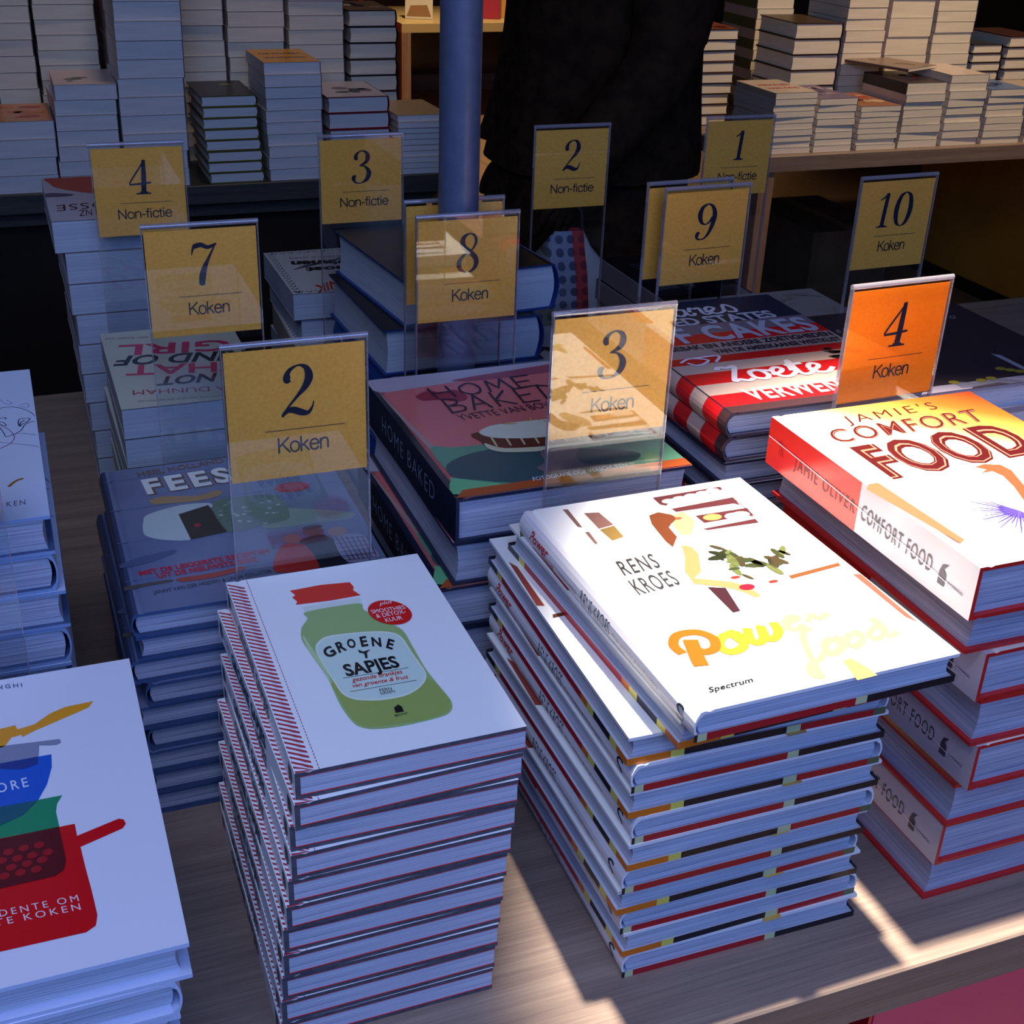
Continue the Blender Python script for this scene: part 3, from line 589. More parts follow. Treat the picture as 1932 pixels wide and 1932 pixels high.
# shrink film fold lines on the top copy: thin clear seam
# ================================================================== COOKBOOK: pink and green cake cover
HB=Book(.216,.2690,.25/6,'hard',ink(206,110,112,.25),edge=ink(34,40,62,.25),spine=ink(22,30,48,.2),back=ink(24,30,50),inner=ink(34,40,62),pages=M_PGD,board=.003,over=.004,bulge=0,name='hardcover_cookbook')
hbz=1.47-.470; hx=(-.177,.3505); q=Px(HB,hx,R(.6),hbz-HB.T); c6=crop(500,500,3.22); c1=crop(1000,440,3.864); t_=lambda x,y:q.top(c6(x,y)); u_=lambda x,y:q.top(c1(x,y)); c=HB.c; cv=HB.top
def clip(P,W,H): return [(min(max(x,.0004),W-.0004),min(max(y,.0004),H-.0004)) for x,y in P]
pl=lambda P,f,m,k: poly(c,cv,clip(rounded([f(*p) for p in P]),HB.W,HB.H),m,k)
pl([(635,700),(1100,650),(1932,555),(1932,600),(1300,690),(900,750),(690,775)],t_,ink(176,168,184),1)
pl([(635,700),(690,770),(1000,1080),(1100,1150),(1040,1160),(760,860)],t_,ink(170,140,138),2)
pl([(1140,700),(1500,640),(1932,575),(1932,620),(1500,680),(1250,705)],t_,ink(150,72,90),2)
pl([(1000,1120),(1150,1110),(1400,1085),(2200,1000),(2700,1130),(2700,1190),(1260,1420),(1230,1390)],t_,ink(96,150,122),3)
pl([(1130,1310),(1160,1300),(1600,1345),(1932,1300),(2400,1200),(2650,1165),(1250,1400)],t_,ink(110,186,130),4)
pl([(1100,1225),(1200,1165),(1420,1120),(2000,1120),(2260,1140),(2250,1190),(2000,1270),(1760,1310),(1500,1325),(1300,1310),(1140,1290)],t_,ink(56,84,88),5)
poly(c,cv,[(.0004,.0004),(HB.W-.0004,.0004),(HB.W-.0004,.014),(.010,.013)],ink(178,84,40),6)
pl([(915,800),(990,765),(1090,780),(1150,760),(1230,800),(1190,830),(1060,820),(960,825)],t_,ink(156,36,60),3)
HK=ink(40,30,48)
def hw(word,x0,x1,yb0,yb1,h,wd,f,m=HK,k=7,sl=-.5):
    # hand-drawn capitals: strokes in unit boxes
    Gm={'H':[[(0,1),(.05,0)],[(.8,1),(.85,0)],[(.05,.5),(.85,.5)]],'O':[[(.5,1),(.1,.75),(.05,.3),(.4,0),(.8,.15),(.9,.6),(.7,.95),(.45,1)]],'M':[[(0,0),(.15,1),(.45,.25),(.8,1),(1,0)]],'E':[[(.1,1),(.1,0)],[(.1,1),(.85,1)],[(.1,.5),(.7,.52)],[(.1,0),(.9,0)]],
    'B':[[(.1,1),(.1,0)],[(.1,1),(.7,.85),(.6,.58),(.12,.5)],[(.12,.5),(.8,.4),(.8,.1),(.1,0)]],'A':[[(0,0),(.45,1),(.9,0)],[(.18,.35),(.72,.35)]],'K':[[(.1,1),(.1,0)],[(.8,1),(.12,.45),(.95,0)]],'D':[[(.1,1),(.1,0)],[(.1,1),(.75,.8),(.8,.25),(.1,0)]]}
    n=len(word)
    for i,ch in enumerate(word):
        for st in Gm[ch]:
            P=[]
            for ux,uy in st:
                gx=(i+ux*.82)/n; X=x0+(x1-x0)*gx+uy*h*sl*-1*-1; Y=yb0+(yb1-yb0)*gx-uy*h; P.append(f(X,Y)+(wd,))
            stroke(c,cv,P,m,k,n=4,sm=(ch in 'OBD' and len(st)>2))
hw('HOME',1045,1700,818,728,62,.0024,t_,sl=-.95); hw('BAKED',1130,1850,905,800,82,.0024,t_,sl=-.85)
txt(c,cv,'YVETTE VAN BOVEN',t_(1195,950),t_(1830,852),t_(1155,918),HK,7,bold=-.005)
CK=ink(96,44,32); CKW=ink(214,220,204)
pl([(1300,1020),(1310,1075),(1355,1110),(1500,1125),(1932,1075),(2100,1040),(2140,1000),(2130,960)],t_,CK,8)
for i in range(9):
    x=1400+i*85; pl([(x,1105-i*6),(x+12,1105-i*6),(x-28,1040-i*5),(x-40,1040-i*5)],t_,ink(206,190,150),9)
pl([(1300,1020),(1370,985),(1500,965),(1750,940),(1950,930),(2110,945),(2140,975),(2040,1015),(1850,1040),(1600,1060),(1420,1060),(1330,1045)],t_,CKW,10)
for i in range(12):
    random.seed(40+i); cc=t_(1440+i*45,975-i*4+random.uniform(-14,14)); stroke(c,cv,[(cc[0],cc[1],.0012),(cc[0]+random.uniform(-.008,.008),cc[1]+random.uniform(-.002,.008),.0012)],[ink(130,160,60),ink(226,190,60),ink(200,110,40)][i%3],11,sm=False)
pl([(1335,1090),(1360,1125),(1460,1145),(1700,1135),(2000,1085),(2240,1030),(2200,1010),(2100,1045),(1932,1080),(1700,1108),(1450,1120)],t_,ink(206,204,170),9)
pl([(1680,1135),(1900,1105),(1890,1180),(1960,1215),(2080,1225),(2060,1260),(1900,1290),(1720,1270),(1650,1240),(1700,1205)],t_,ink(116,100,106),9)
txt(c,cv,'FOTOGRAFIE OOF VERSCHUREN',u_(28,1818),u_(712,1712),u_(14,1792),WHITE,11)
txt(c,cv,'FONTAINE UITGEVERS',u_(232,1842),u_(640,1782),u_(226,1828),ink(214,140,90),11)
cv=HB.spn
txt(c,cv,'HOME BAKED',(.060,.013),(.215,.013),(.060,.029),ink(150,158,180),1,bold=-.02,space=1.2)
hb=[(-.177,.3505,.6,0),(-.178,.353,-.5,1),(-.190,.352,-.3,0),(-.178,.352,.4,1),(-.176,.350,0,0),(-.178,.352,.3,1)]
for i in range(6):
    x,y,a,fl=hb[i]; HB.place((x,y),R(a),bool(fl),hbz-HB.T*(i+1),('dark-spined cookbook with pink cover and cake on a stand' if i==0 else 'dark-spined cake cookbook, '+ORD[i]+' in its stack behind the white hardcovers'),'cake cover cookbooks')

# ================================================================== COOKBOOK: blue wood festive baking
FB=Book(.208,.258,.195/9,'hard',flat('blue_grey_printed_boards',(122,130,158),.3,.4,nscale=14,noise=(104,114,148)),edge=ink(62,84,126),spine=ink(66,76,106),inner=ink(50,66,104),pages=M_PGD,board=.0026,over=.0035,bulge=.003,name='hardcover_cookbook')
fz=1.47-.525; fx=(-.4385,.342); q=Px(FB,fx,0,fz-FB.T); c7=crop(0,600,3.22); t_=lambda x,y:q.top(c7(x,y)); u_=lambda x,y:q.top(c6(x,y)); c=FB.c; cv=FB.top
pl=lambda P,f,m,k: poly(c,cv,clip(rounded([f(*p) for p in P]) if len(P)>4 else [f(*p) for p in P],FB.W,FB.H),m,k)
for y0 in (.05,.115,.175,.235): poly(c,cv,[(.002,y0),(.203,y0+.002),(.203,y0+.0032),(.002,y0+.0012)],ink(96,110,150),1)
txt(c,cv,'HEEL HOLLAND BAKT',t_(842,968),t_(1560,845),t_(830,940),ink(120,96,70),3,bold=.01)
BR=ink(110,88,60)
for bo,mm,k in ((.07,BR,2),(.035,ink(226,230,226),3)): txt(c,cv,'FEEST',t_(895,1072),t_(1590,962),t_(852,985),mm,k,bold=bo,space=1.25)
pl([(905,1110),(990,1085),(1200,1080),(1330,1045),(1335,1080),(1190,1115),(1000,1130),(940,1135)],t_,ink(170,140,96),2)
pl([(870,1240),(900,1195),(1090,1140),(1260,1125),(1290,1150),(1160,1200),(1180,1340),(1000,1350),(880,1320)],t_,ink(186,200,200),2)
pl([(1085,1195),(1265,1138),(1385,1300),(1160,1348)],t_,ink(60,52,36),3)
pl([(1290,1120),(1500,1085),(1690,1082),(1760,1215),(1600,1260),(1380,1300)],t_,ink(110,128,110),3)
for i in range(40):
    random.seed(i+60); x=random.uniform(1310,1720); y=random.uniform(1110,1260); cc=t_(x,y); ell(c,cv,cc,(.002,0),(0,.0012),[ink(150,164,150),ink(90,110,80),ink(200,206,200)][i%3],4,8)
cc=t_(1200,1262); ell(c,cv,cc,(.003,0),(0,.0035),ink(170,40,46),4,10)
pl([(730,1500),(870,1450),(1050,1410),(1060,1430),(900,1490),(740,1520)],t_,ink(84,96,130),2)
pl([(740,1640),(900,1610),(1040,1590),(1040,1605),(900,1630),(750,1660)],t_,ink(90,84,80),2)
txt(c,cv,'MET DE LEKKERSTE RECEPTEN',t_(852,1568),t_(1642,1428),t_(840,1542),ink(200,40,56),4,bold=.03); txt(c,cv,'UIT DE NIEUWSTE SERIE',t_(962,1585),t_(1572,1478),t_(948,1558),ink(200,40,56),4,bold=.03)
pl([(1080,1585),(1300,1550),(1470,1510),(1480,1530),(1300,1580),(1110,1605)],t_,ink(170,76,66),3)
txt(c,cv,'JANNY VAN DER HEIJDEN & LINDA COLLISTER',t_(935,1682),t_(1660,1548),t_(926,1662),ink(60,62,84),4)
# badge and the three people on the cover
cc=u_(165,1352); ell(c,cv,cc,(.016,0),(0,.010),ink(190,40,56),3)
pl([(0,1480),(500,1500),(520,1540),(300,1570),(0,1600)],u_,ink(150,166,150),2)
pl([(65,1870),(70,1760),(120,1700),(240,1705),(310,1790),(315,1850)],u_,ink(204,46,36),6); ell(c,cv,u_(165,1668),(.0075,0),(0,.0085),ink(186,130,110),6)
pl([(210,1680),(330,1640),(430,1680),(510,1810),(320,1840),(250,1730)],u_,ink(24,26,38),5); ell(c,cv,u_(290,1620),(.0085,0),(0,.0085),ink(140,98,84),6); ell(c,cv,u_(285,1600),(.0085,0),(0,.004),ink(50,36,34),7)
pl([(420,1660),(580,1640),(640,1700),(690,1780),(500,1808)],u_,ink(170,164,186),6); ell(c,cv,u_(440,1625),(.008,0),(0,.0085),ink(196,140,120),7)
for i in range(7):
    stroke(c,cv,[u_(430+i*32,1655)+(.0008,),u_(520+i*26,1800-i*5)+(.0008,)],ink(110,50,66),8,sm=False)
for i in range(6): stroke(c,cv,[u_(425+i*12,1675+i*25)+(.0008,),u_(600+i*16,1655+i*25)+(.0008,)],ink(60,60,110),8,sm=False)
for i in range(9):
    FB.place((-.4385-.0005*i+[0,.003,-.004,.006,-.002,.005,0,.004,0][i],.342+.001*(i%3)),R([0,.3,.5,.2,.6,.3,.4,.2,0][i]),i%3==1,fz-FB.T*(i+1),('blue grey baking book with three people on its cover, topmost' if i==0 else 'blue edged baking book, '+ORD[i]+' in the stack behind the green bottle books'),'blue baking books')

# ================================================================== COOKBOOK: pans cover, left edge
PB=Book(.200,.262,.0235,'hard',ink(214,216,232,.3),edge=ink(190,200,230),spine=ink(214,216,232),pages=M_PGB,board=.0026,over=.005,bulge=.003,name='hardcover_cookbook')
pz=1.47-.485; pc=(-.448,-.040); q=Px(PB,pc,0,pz-.024,right=True); c8=crop(0,1232,2.76); t_=lambda x,y:q.top(c8(x,y)); c=PB.c; cv=PB.top
pl=lambda P,f,m,k: poly(c,cv,clip([f(*p) for p in P],PB.W,PB.H),m,k)
BL=ink(22,84,190); DB=ink(30,52,128); TE=ink(16,84,104); GN=ink(26,132,92); RD=ink(200,14,26); MR=ink(84,14,26); OG=ink(222,148,28); GY=ink(128,134,160)
pl([(485,255),(465,285),(435,300),(180,410),(118,442),(112,430),(60,445),(25,490),(-60,520),(-120,560),(-120,430),(0,400),(80,380),(92,402),(180,375),(260,320),(340,285)],t_,OG,1)
pl([(-300,545),(0,490),(312,452),(320,470),(300,482),(262,486),(205,486),(202,545),(-300,630)],t_,GY,1)
pl([(-300,640),(0,582),(200,545),(268,533),(270,600),(245,690),(200,770),(-300,870)],t_,BL,2)
pl([(-300,640),(0,582),(200,545),(198,585),(120,612),(0,610),(-300,660)],t_,DB,3)
pl([(-300,870),(0,808),(325,745),(298,790),(292,830),(310,910),(-300,1030)],t_,GN,1)
pl([(-300,870),(0,808),(198,772),(120,850),(0,905),(-300,960)],t_,TE,3)
pl([(-300,1030),(0,972),(390,895),(402,958),(590,880),(620,868),(645,872),(656,895),(640,918),(420,1015),(445,1120),(480,1250),(508,1370),(500,1425),(450,1460),(0,1562),(-300,1625)],t_,RD,2)
pl([(-300,1035),(0,976),(308,912),(330,1010),(346,1090),(335,1135),(290,1168),(0,1235),(-300,1300)],t_,MR,4)
for x,y in ((45,1045),(125,1025),(205,1008),(10,1090),(92,1078),(170,1062),(250,1046),(60,1125),(142,1105),(222,1085),(25,1170),(108,1152),(190,1135),(-60,1070),(-30,1130)): ell(c,cv,t_(x,y),(.0027,0),(0,.0027),ink(150,20,34),5,12)
txt(c,cv,'AMORE',t_(-150,770),t_(152,702),t_(-160,722),ink(196,210,236),5,space=1.4,bold=.012)
txt(c,cv,'ONGHI',t_(-60,200),t_(116,183),t_(-62,180),ink(60,80,120),5,space=1.4)
txt(c,cv,'AL DENTE OM',t_(-140,1412),t_(414,1300),t_(-148,1378),ink(226,206,214),5,space=1.4); txt(c,cv,'TE KOKEN',t_(-20,1432),t_(424,1345),t_(-28,1398),ink(226,206,214),5,space=1.4)
for i in range(10):
    PB.place((-.448-.004*min(i,3)-[0,.002,.0,.003,.001,.003,0,.002,0,0][i],-.040),R([0,.5,-.4,.3,0,.2,-.2,.2,0,0][i]),i in(1,4),pz-PB.T*(i+1),('white book with coloured pans and a red pot on its cover, lower left' if i==0 else 'white coated-page book, '+ORD[i]+' under the coloured pans cover'),'coloured pans cookbooks',right=True)

# ================================================================== COOKBOOK: line drawing cover, left edge
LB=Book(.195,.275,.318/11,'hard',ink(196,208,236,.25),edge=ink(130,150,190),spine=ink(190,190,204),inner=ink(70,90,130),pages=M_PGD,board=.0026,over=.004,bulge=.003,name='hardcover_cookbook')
lz=1.47-.402; lc=(-.484,.280); q=Px(LB,lc,0,lz-.0285,right=True); t_=lambda x,y:q.top(c7(x,y)); c=LB.c; cv=LB.top
c9=crop(0,680,6.44); v_=lambda x,y:q.top(c9(x,y))
LK=ink(54,60,84)
def ln(P,f,m,wd,k=1): stroke(c,cv,[f(*p)+(wd,) for p in P],m,k)
ln([(-200,640),(0,578),(130,560),(260,580),(370,625),(418,668)],v_,LK,.0006); ln([(-150,600),(-50,560),(0,600)],v_,LK,.0006)
ln([(0,700),(60,690),(70,710)],v_,LK,.0008); ln([(-30,740),(40,750),(75,790),(20,780),(-20,760)],v_,LK,.0007)
ln([(230,790),(220,740),(250,705),(360,700),(330,740),(270,770),(240,800),(250,750),(300,720)],v_,LK,.0008)
ln([(0,815),(40,870),(68,920),(110,915),(190,885),(260,840),(300,780),(370,745),(420,740)],v_,LK,.0007)
ln([(0,790),(90,825),(150,880),(175,935),(130,1000),(60,1040),(0,1070)],v_,ink(150,60,100),.0006); ln([(180,885),(300,885),(440,900)],v_,ink(110,120,150),.0005); ln([(-60,985),(100,1000),(250,1015),(400,1030),(470,1050)],v_,ink(110,120,150),.0005)
ln([(-20,450),(60,520),(150,520),(80,480)],v_,ink(130,140,170),.0005); ln([(230,540),(330,520),(340,560),(240,560)],v_,ink(130,140,170),.0005)
ln([(105,1530),(150,1490),(215,1450),(285,1430)],v_,ink(150,104,40),.0022)
txt(c,cv,'KEN',t_(40,1145),t_(155,1130),t_(38,1115),ink(90,90,110),1,space=1.3)
for i in range(11):
    LB.place((-.484+[0,0,.003,.002,0,.003,0,.002,0,0,0][i],.280+.001*(i%2)),R([0,.3,-.3,.4,0,-.3,.2,0,.2,0,0][i]),i%2==1,lz-LB.T*(i+1),('pale book with a line drawn face, at the left edge behind the pans cover' if i==0 else 'pale blue edged book, '+ORD[i]+' under the line drawn face cover'),'line drawing cover books',right=True)

# ================================================================== COOKBOOK: striped
def uc_band():
    pass
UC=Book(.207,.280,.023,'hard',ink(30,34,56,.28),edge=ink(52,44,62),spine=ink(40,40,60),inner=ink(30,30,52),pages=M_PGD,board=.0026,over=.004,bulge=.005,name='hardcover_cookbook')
UC.bul=True
uz=1.47-.421; ux_=(.063,.343); q=Px(UC,ux_,0,uz-UC.T); t_=lambda x,y:q.top(c1(x,y)); w_=lambda x,y:q.top(c2(x,y)); c=UC.c; cv=UC.top
TAN=ink(196,166,156); UR=ink(206,24,30); UM=ink(120,104,120); NV=ink(34,38,60)
def tband(p): return t_(*p)[1]
ys=[0,tband((1452,1292)),tband((1345,1232)),tband((1250,1172)),tband((1160,1102)),tband((1080,1060))]
y6=t_(1420,985)[1]; y7=y6+.010; y8=t_(1100,935)[1]; y9=t_(1060,905)[1]
ys=[0,.014,.040,.064,.090,.112]
bands=[(ys[0],ys[1],ink(64,40,44)),(ys[1],ys[2],UR),(ys[2],ys[3],TAN),(ys[3],ys[4],UR),(ys[4],ys[5],TAN),(ys[5],.128,UR),(.128,.162,ink(170,144,140)),(.162,.186,UR),(.186,.212,ink(120,104,118)),(.212,.2815,NV)]
for a,b_,mm in bands:
    poly(c,cv,[(.0035,a),(.2065,a),(.2065,b_),(.0035,b_)],mm,1)
    for i in range(6):
        z0=.0004+(UC.T-.0008)*i/6; z1=.0004+(UC.T-.0008)*(i+1)/6
        poly(c,UC.spn,[(UC.H-b_,z0),(UC.H-a,z0),(UC.H-a,z1),(UC.H-b_,z1)],mm,1)
def local(x0,x1,y0,h,body,m,k=3,**kw): txt(c,cv,body,(x0,y0),(x1,y0),(x0,y0+h),m,k,**kw)
local(.036,.192,.0205,.0245,'VERWENNERIJ',WHITE,4,bold=.022,space=1.12)
WS=ink(232,220,232)
def scr(word,x0,y0,s,wd,m,k):
    Gl={'Z':[[(0,.85),(.15,1),(.45,.93),(.75,1),(.6,.75),(.3,.35),(.1,.05),(.35,.12),(.6,0),(.85,.1)]],'o':[[(.5,.6),(.2,.5),(.15,.15),(.45,0),(.7,.2),(.65,.5),(.45,.6),(.8,.5),(1,.45)]],'e':[[(0,.2),(.4,.3),(.6,.5),(.4,.62),(.15,.4),(.25,.05),(.6,0),(1,.25)]],'t':[[(.0,.3),(.35,1),(.2,.15),(.45,0),(.9,.25)],[(.0,.68),(.7,.72)]],
    'F':[[(0,.7),(.1,.95),(.4,.9),(.95,1)],[(.6,.95),(.45,.5),(.3,.05),(.05,.0),(.0,.2)],[(.25,.5),(.7,.55)]],'a':[[(.65,.55),(.3,.6),(.1,.3),(.25,0),(.6,.2),(.7,.6),(.65,.1),(.85,0),(1,.2)]],'r':[[(0,.3),(.2,.65),(.35,.55),(.6,.6),(.5,.1),(.7,0),(1,.2)]],'s':[[(0,.1),(.35,.7),(.6,.3),(.45,0),(.1,.05)]],'d':[[(.6,.5),(.2,.55),(.1,.15),(.4,0),(.65,.3),(.85,1),(.7,.1),(1,.1)]]}
    adv={'Z':.8,'F':.95,'t':.6,'r':.65,'s':.7}
    x=x0
    for ch in word:
        for st in Gl[ch]: stroke(c,cv,[(x+u*s*.75,y0+v*s,wd) for u,v in st],m,k)
        x+=s*.75*adv.get(ch,.85)
scr('Zoete',.040,.062,.036,.0052,WS,5); scr('Fares',.050,.238,.033,.0042,ink(190,192,210),4); scr('d',.022,.238,.033,.004,ink(190,192,210),4)
stroke(c,cv,[(.016,.118,.003),(.03,.126,.003),(.045,.118,.003),(.03,.108,.003),(.022,.116,.003)],WS,5); stroke(c,cv,[(.035,.126,.003),(.06,.126,.003),(.05,.112,.003)],WS,5)
local(.004,.178,.212,.021,'UNITED STATES',ink(176,178,196),4,bold=.035)
local(.010,.200,.166,.040,'OF CAKES',ink(172,176,200),4,bold=.03,space=1.08)
local(.020,.203,.1475,.011,'GEBAK EN ANDERE ZOETIGHEDEN',ink(44,36,54),4,bold=.03); local(.062,.203,.1325,.010,'VAN DE AMERIKAANSE WESTKUST',ink(44,36,54),4,bold=.03)
for i in range(8):
    random.seed(90+i); ell(c,cv,(.175+random.uniform(-.008,.01),.103+random.uniform(-.012,.014)),(random.uniform(.003,.008),0),(0,random.uniform(.002,.006)),[ink(50,34,36),ink(120,70,60)][i%2],5,9)
for i in range(13):
    UC.place((.063+.0006*i,.343),R([0,.5,.2,.3,0,.4,.2,0,.2,0,0,0,0][i]),i in(2,3,6,9),uz-UC.T*(i+1),('red and tan striped cookbook with white Zoete lettering, topmost' if i==0 else 'red striped spine cookbook, '+ORD[i]+' in the striped stack'),'striped cookbooks')

# large dark book at right, grey sketch book
DBk=Book(.243,.236,.26/9,'hard',ink(52,42,48,.35),edge=ink(130,126,146),spine=ink(52,42,48),pages=M_PGB,board=.003,over=.004,bulge=0,name='hardcover_cookbook')
dz=1.47-.46; q=Px(DBk,(.298,.411),0,dz-DBk.T); t_=lambda x,y:q.top(c2(x,y)); c=DBk.c; cv=DBk.top
pl=lambda P,f,m,k: poly(c,cv,clip([f(*p) for p in P],DBk.W,DBk.H),m,k)
txt(c,cv,'BELGISCH KOOKBOEK O',t_(575,730),t_(1440,622),t_(560,706),ink(150,140,146),2,space=1.4)
pl([(1690,880),(1760,890),(1932,975),(1932,1000),(1800,935)],t_,ink(150,146,160),2); pl([(1400,1085),(1560,1090),(1750,1060),(1932,1075),(1932,1110),(1700,1125),(1480,1130)],t_,ink(130,124,140),2)
pl([(1560,1120),(1750,1090),(1850,1110),(1730,1150),(1600,1160)],t_,ink(84,72,80),3)
for x,y in ((1620,1075),(1420,1090),(1760,990),(1830,1000),(1900,1010),(1690,1060)): ell(c,cv,t_(x,y),(.006,0),(0,.0045),ink(150,130,50),4,12)
poly(c,cv,[(.001,.001),(.242,.001),(.242,.016),(.001,.016)],ink(176,160,176),1)
for i in range(9):
    DBk.place((.298+.001*(i%2),.411),0,i%2==1,dz-DBk.T*(i+1),('large dark book with bowls on its cover, behind the orange-lit 4 sign' if i==0 else 'large pale edged book, '+ORD[i]+' under the dark bowls cover'),'large dark cover books')
SK=Book(.20,.212,.205/7,'soft',ink(150,146,146),spine=ink(150,146,150),pages=M_PG); q=Px(SK,(.31,.677),0,1.47-.545); c=SK.c; cv=SK.top
random.seed(5)
for i in range(26):
    x=random.uniform(.03,.18); y=random.uniform(.03,.2); P=[(x+random.uniform(-.025,.025),y+random.uniform(-.018,.018)) for _ in range(4)]; stroke(c,cv,[(a,min(.208,max(.004,b_)),.0007) for a,b_ in P],[ink(90,86,90),ink(120,100,90),ink(110,120,110)][i%3],1)
for i in range(7):
    SK.place((.31,.677),0,False,1.47-.515-SK.T*(i+1),('grey book with sketched drawing beside the dark bowls book' if i==0 else 'grey sketch cover book, '+ORD[i]+' in its stack'),'grey sketch cover books')

# ================================================================== PAPERBACKS on the front table, upside-down covers
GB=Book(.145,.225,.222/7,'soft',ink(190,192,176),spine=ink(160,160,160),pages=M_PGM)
gz=1.47-.498; gc=(-.407,.678); q=Px(GB,gc,0,gz-GB.T,flip=True); t_=lambda x,y:q.top(c7(x,y)); c=GB.c; cv=GB.top
MG=ink(196,36,84); MG2=ink(170,30,70); BK=ink(26,26,30)
txt(c,cv,'GIRL',t_(1400,132),t_(722,168),t_(1400,196),MG,1,bold=.02); txt(c,cv,'KIND OF',t_(1500,196),t_(690,236),t_(1510,252),BK,1,bold=.03,shear=.25)
txt(c,cv,'THAT',t_(1500,262),t_(772,292),t_(1505,320),MG,1,bold=.02); txt(c,cv,'NOT',t_(1320,334),t_(942,362),t_(1330,385),BK,1,bold=.03,shear=.25)
txt(c,cv,'LENA DUNHAM',t_(1560,402),t_(805,440),t_(1568,430),MG2,1); txt(c,cv,'a young woman tells you what she has learned',t_(1500,455),t_(840,500),t_(1505,468),ink(90,96,90),1)
txt(c,cv,'een boek vol',t_(900,112),t_(640,122),t_(902,126),ink(140,100,110),1)
for i in range(7):
    GB.place((-.407,.678+.001*i),R([0,-.5,.5,0,.3,0,0][i]),i!=9,gz-GB.T*(i+1),('paperback memoir with upside-down pink and black title, under the 7 sign' if i==0 else 'white paged paperback, '+ORD[i]+' in the upside-down memoir stack'),'memoir paperbacks')
# red hardbacks leaning out to the left of the memoir stack are its neighbours
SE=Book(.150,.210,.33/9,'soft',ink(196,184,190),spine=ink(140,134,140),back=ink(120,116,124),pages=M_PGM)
sz=1.47-.39; q=Px(SE,(-.440,.980),0,sz-SE.T,flip=True); cA=crop(40,300,6.44); t_=lambda x,y:q.top(cA(x,y)); c=SE.c; cv=SE.top
pl=lambda P,f,m,k: poly(c,cv,clip(rounded([f(*p) for p in P]),SE.W,SE.H),m,k)
pl([(275,250),(330,215),(600,190),(1000,180),(1300,240),(1200,380),(900,415),(700,400),(420,350),(330,290)],t_,ink(190,92,76),1)
pl([(225,460),(260,425),(420,415),(640,430),(560,455),(300,468)],t_,ink(110,92,110),1)
txt(c,cv,'LOSSE',t_(1180,500),t_(425,565),t_(1200,570),ink(84,50,60),1,space=1.1); txt(c,cv,'EN AN NZ',t_(1230,580),t_(700,625),t_(1245,650),ink(84,50,60),1); 
sdx=[0,.010,.010,.012,.012,.013,.016,.018,.018]
for i in range(9):
    SE.place((-.440+sdx[i],.980),R([0,0,.5,.2,.4,0,.3,0,0][i]),i!=3,sz-SE.T*(i+1),('paperback with salmon leaf cover and upside-down title, at far left' if i==0 else 'thick blue-lit paperback, '+ORD[i]+' in the tall stack under the 4 Non-fictie sign'),'tall left paperback stack')
# bordered paperback and its red-cornered stack
NN=Book(.150,.190,.208/6,'soft',ink(200,196,192),spine=ink(176,166,150),back=ink(150,30,34),pages=M_PGM)
nz=1.47-.512; nc=(-.163,1.028); q=Px(NN,nc,0,nz-NN.T,flip=True); cB=crop(480,440,6.44); t_=lambda x,y:q.top(cB(x,y)); c=NN.c; cv=NN.top
txt(c,cv,'winnen',t_(1200,318),t_(440,345),t_(1215,372),BK,1,bold=.05); txt(c,cv,'moet',t_(1180,392),t_(620,420),t_(1190,440),BK,1,bold=.05)
txt(c,cv,'NIK',t_(1020,560),t_(730,640),t_(1050,650),ink(190,50,30),1,bold=.03); txt(c,cv,'Wat iedereen van marketing',t_(1100,262),t_(420,295),t_(1105,285),ink(110,60,60),1)
random.seed(11)
for i in range(60):
    s_=i/60*(.15*2+.19*2); x,y=(s_,.008) if s_<.15 else ((.142,s_-.15) if s_<.34 else ((.49-s_,.182) if s_<.49 else (.008,.68-s_)))
    x=min(max(x,.008),.142); y=min(max(y,.008),.182); stroke(c,cv,[(x-.004,y-.003,.0012),(x,y+.004,.0012),(x+.004,y-.003,.0012)],ink(50,50,60),1)
for i in range(10): stroke(c,cv,[(.05+i*.006,.045+i*.003,.002),(.07+i*.005,.062+i*.002,.003),(.10+i*.003,.06+i*.003,.001)],ink(60,56,70),1)
for i in range(6):
    NN.place((-.163+[0,-.002,-.012,-.004,-.01,-.004][i]+(.012 if i else 0),1.028+[0,.004,-.012,0,-.006,0][i]),R([0,1,-2,1,0,0][i]),i in(0,1,3,4),nz-NN.T*(i+1),('paperback with black ornamental border and red lettering, upside down' if i==0 else 'red and white paperback, '+ORD[i]+' under the ornamental border cover'),'ornamental paperback stack')
# big blue books with black covers
BW=Book(.185,.212,.308/6,'hard',ink(26,24,22,.4),edge=ink(24,50,104),spine=ink(30,66,140),inner=ink(24,56,120),back=ink(24,50,104),pages=M_PGM,board=.002,over=.004,bulge=.007,name='hardcover_book')
c=BW.c; cv=BW.spn; BW.bul=False
def bws(x,y,k): bul=.007*math.sin(PI*max(0,min(1,y/BW.T))); return (-BW.W/2+.003-bul-EPS*(k+1)*3,BW.H/2-x,y)
txt(c,bws,'BOWIE',(.030,.012),(.15,.012),(.030,.036),ink(206,212,226),1,bold=.03)
txt(c,BW.top,'BOWIE',(.05,.16),(.15,.16),(.05,.19),ink(70,66,62),1)
bz=1.47-.412
BW.place((-.104,.740),R(6),True,bz-BW.T,'big black book with blue edges lying askew on top, behind the 8 sign','big blue edged books')
BW.place((-.128,.735),R(2),True,bz-BW.T*2,'big black book with blue edges, second from top behind the 8 sign','big blue edged books')
for i in range(2,6): BW.place((-.124,.738),R([0,0,1,0,1,0][i]),i%2==1,bz-BW.T*(i+1),'big blue book, '+ORD[i]+' behind the 8 sign and the post','big blue edged books')
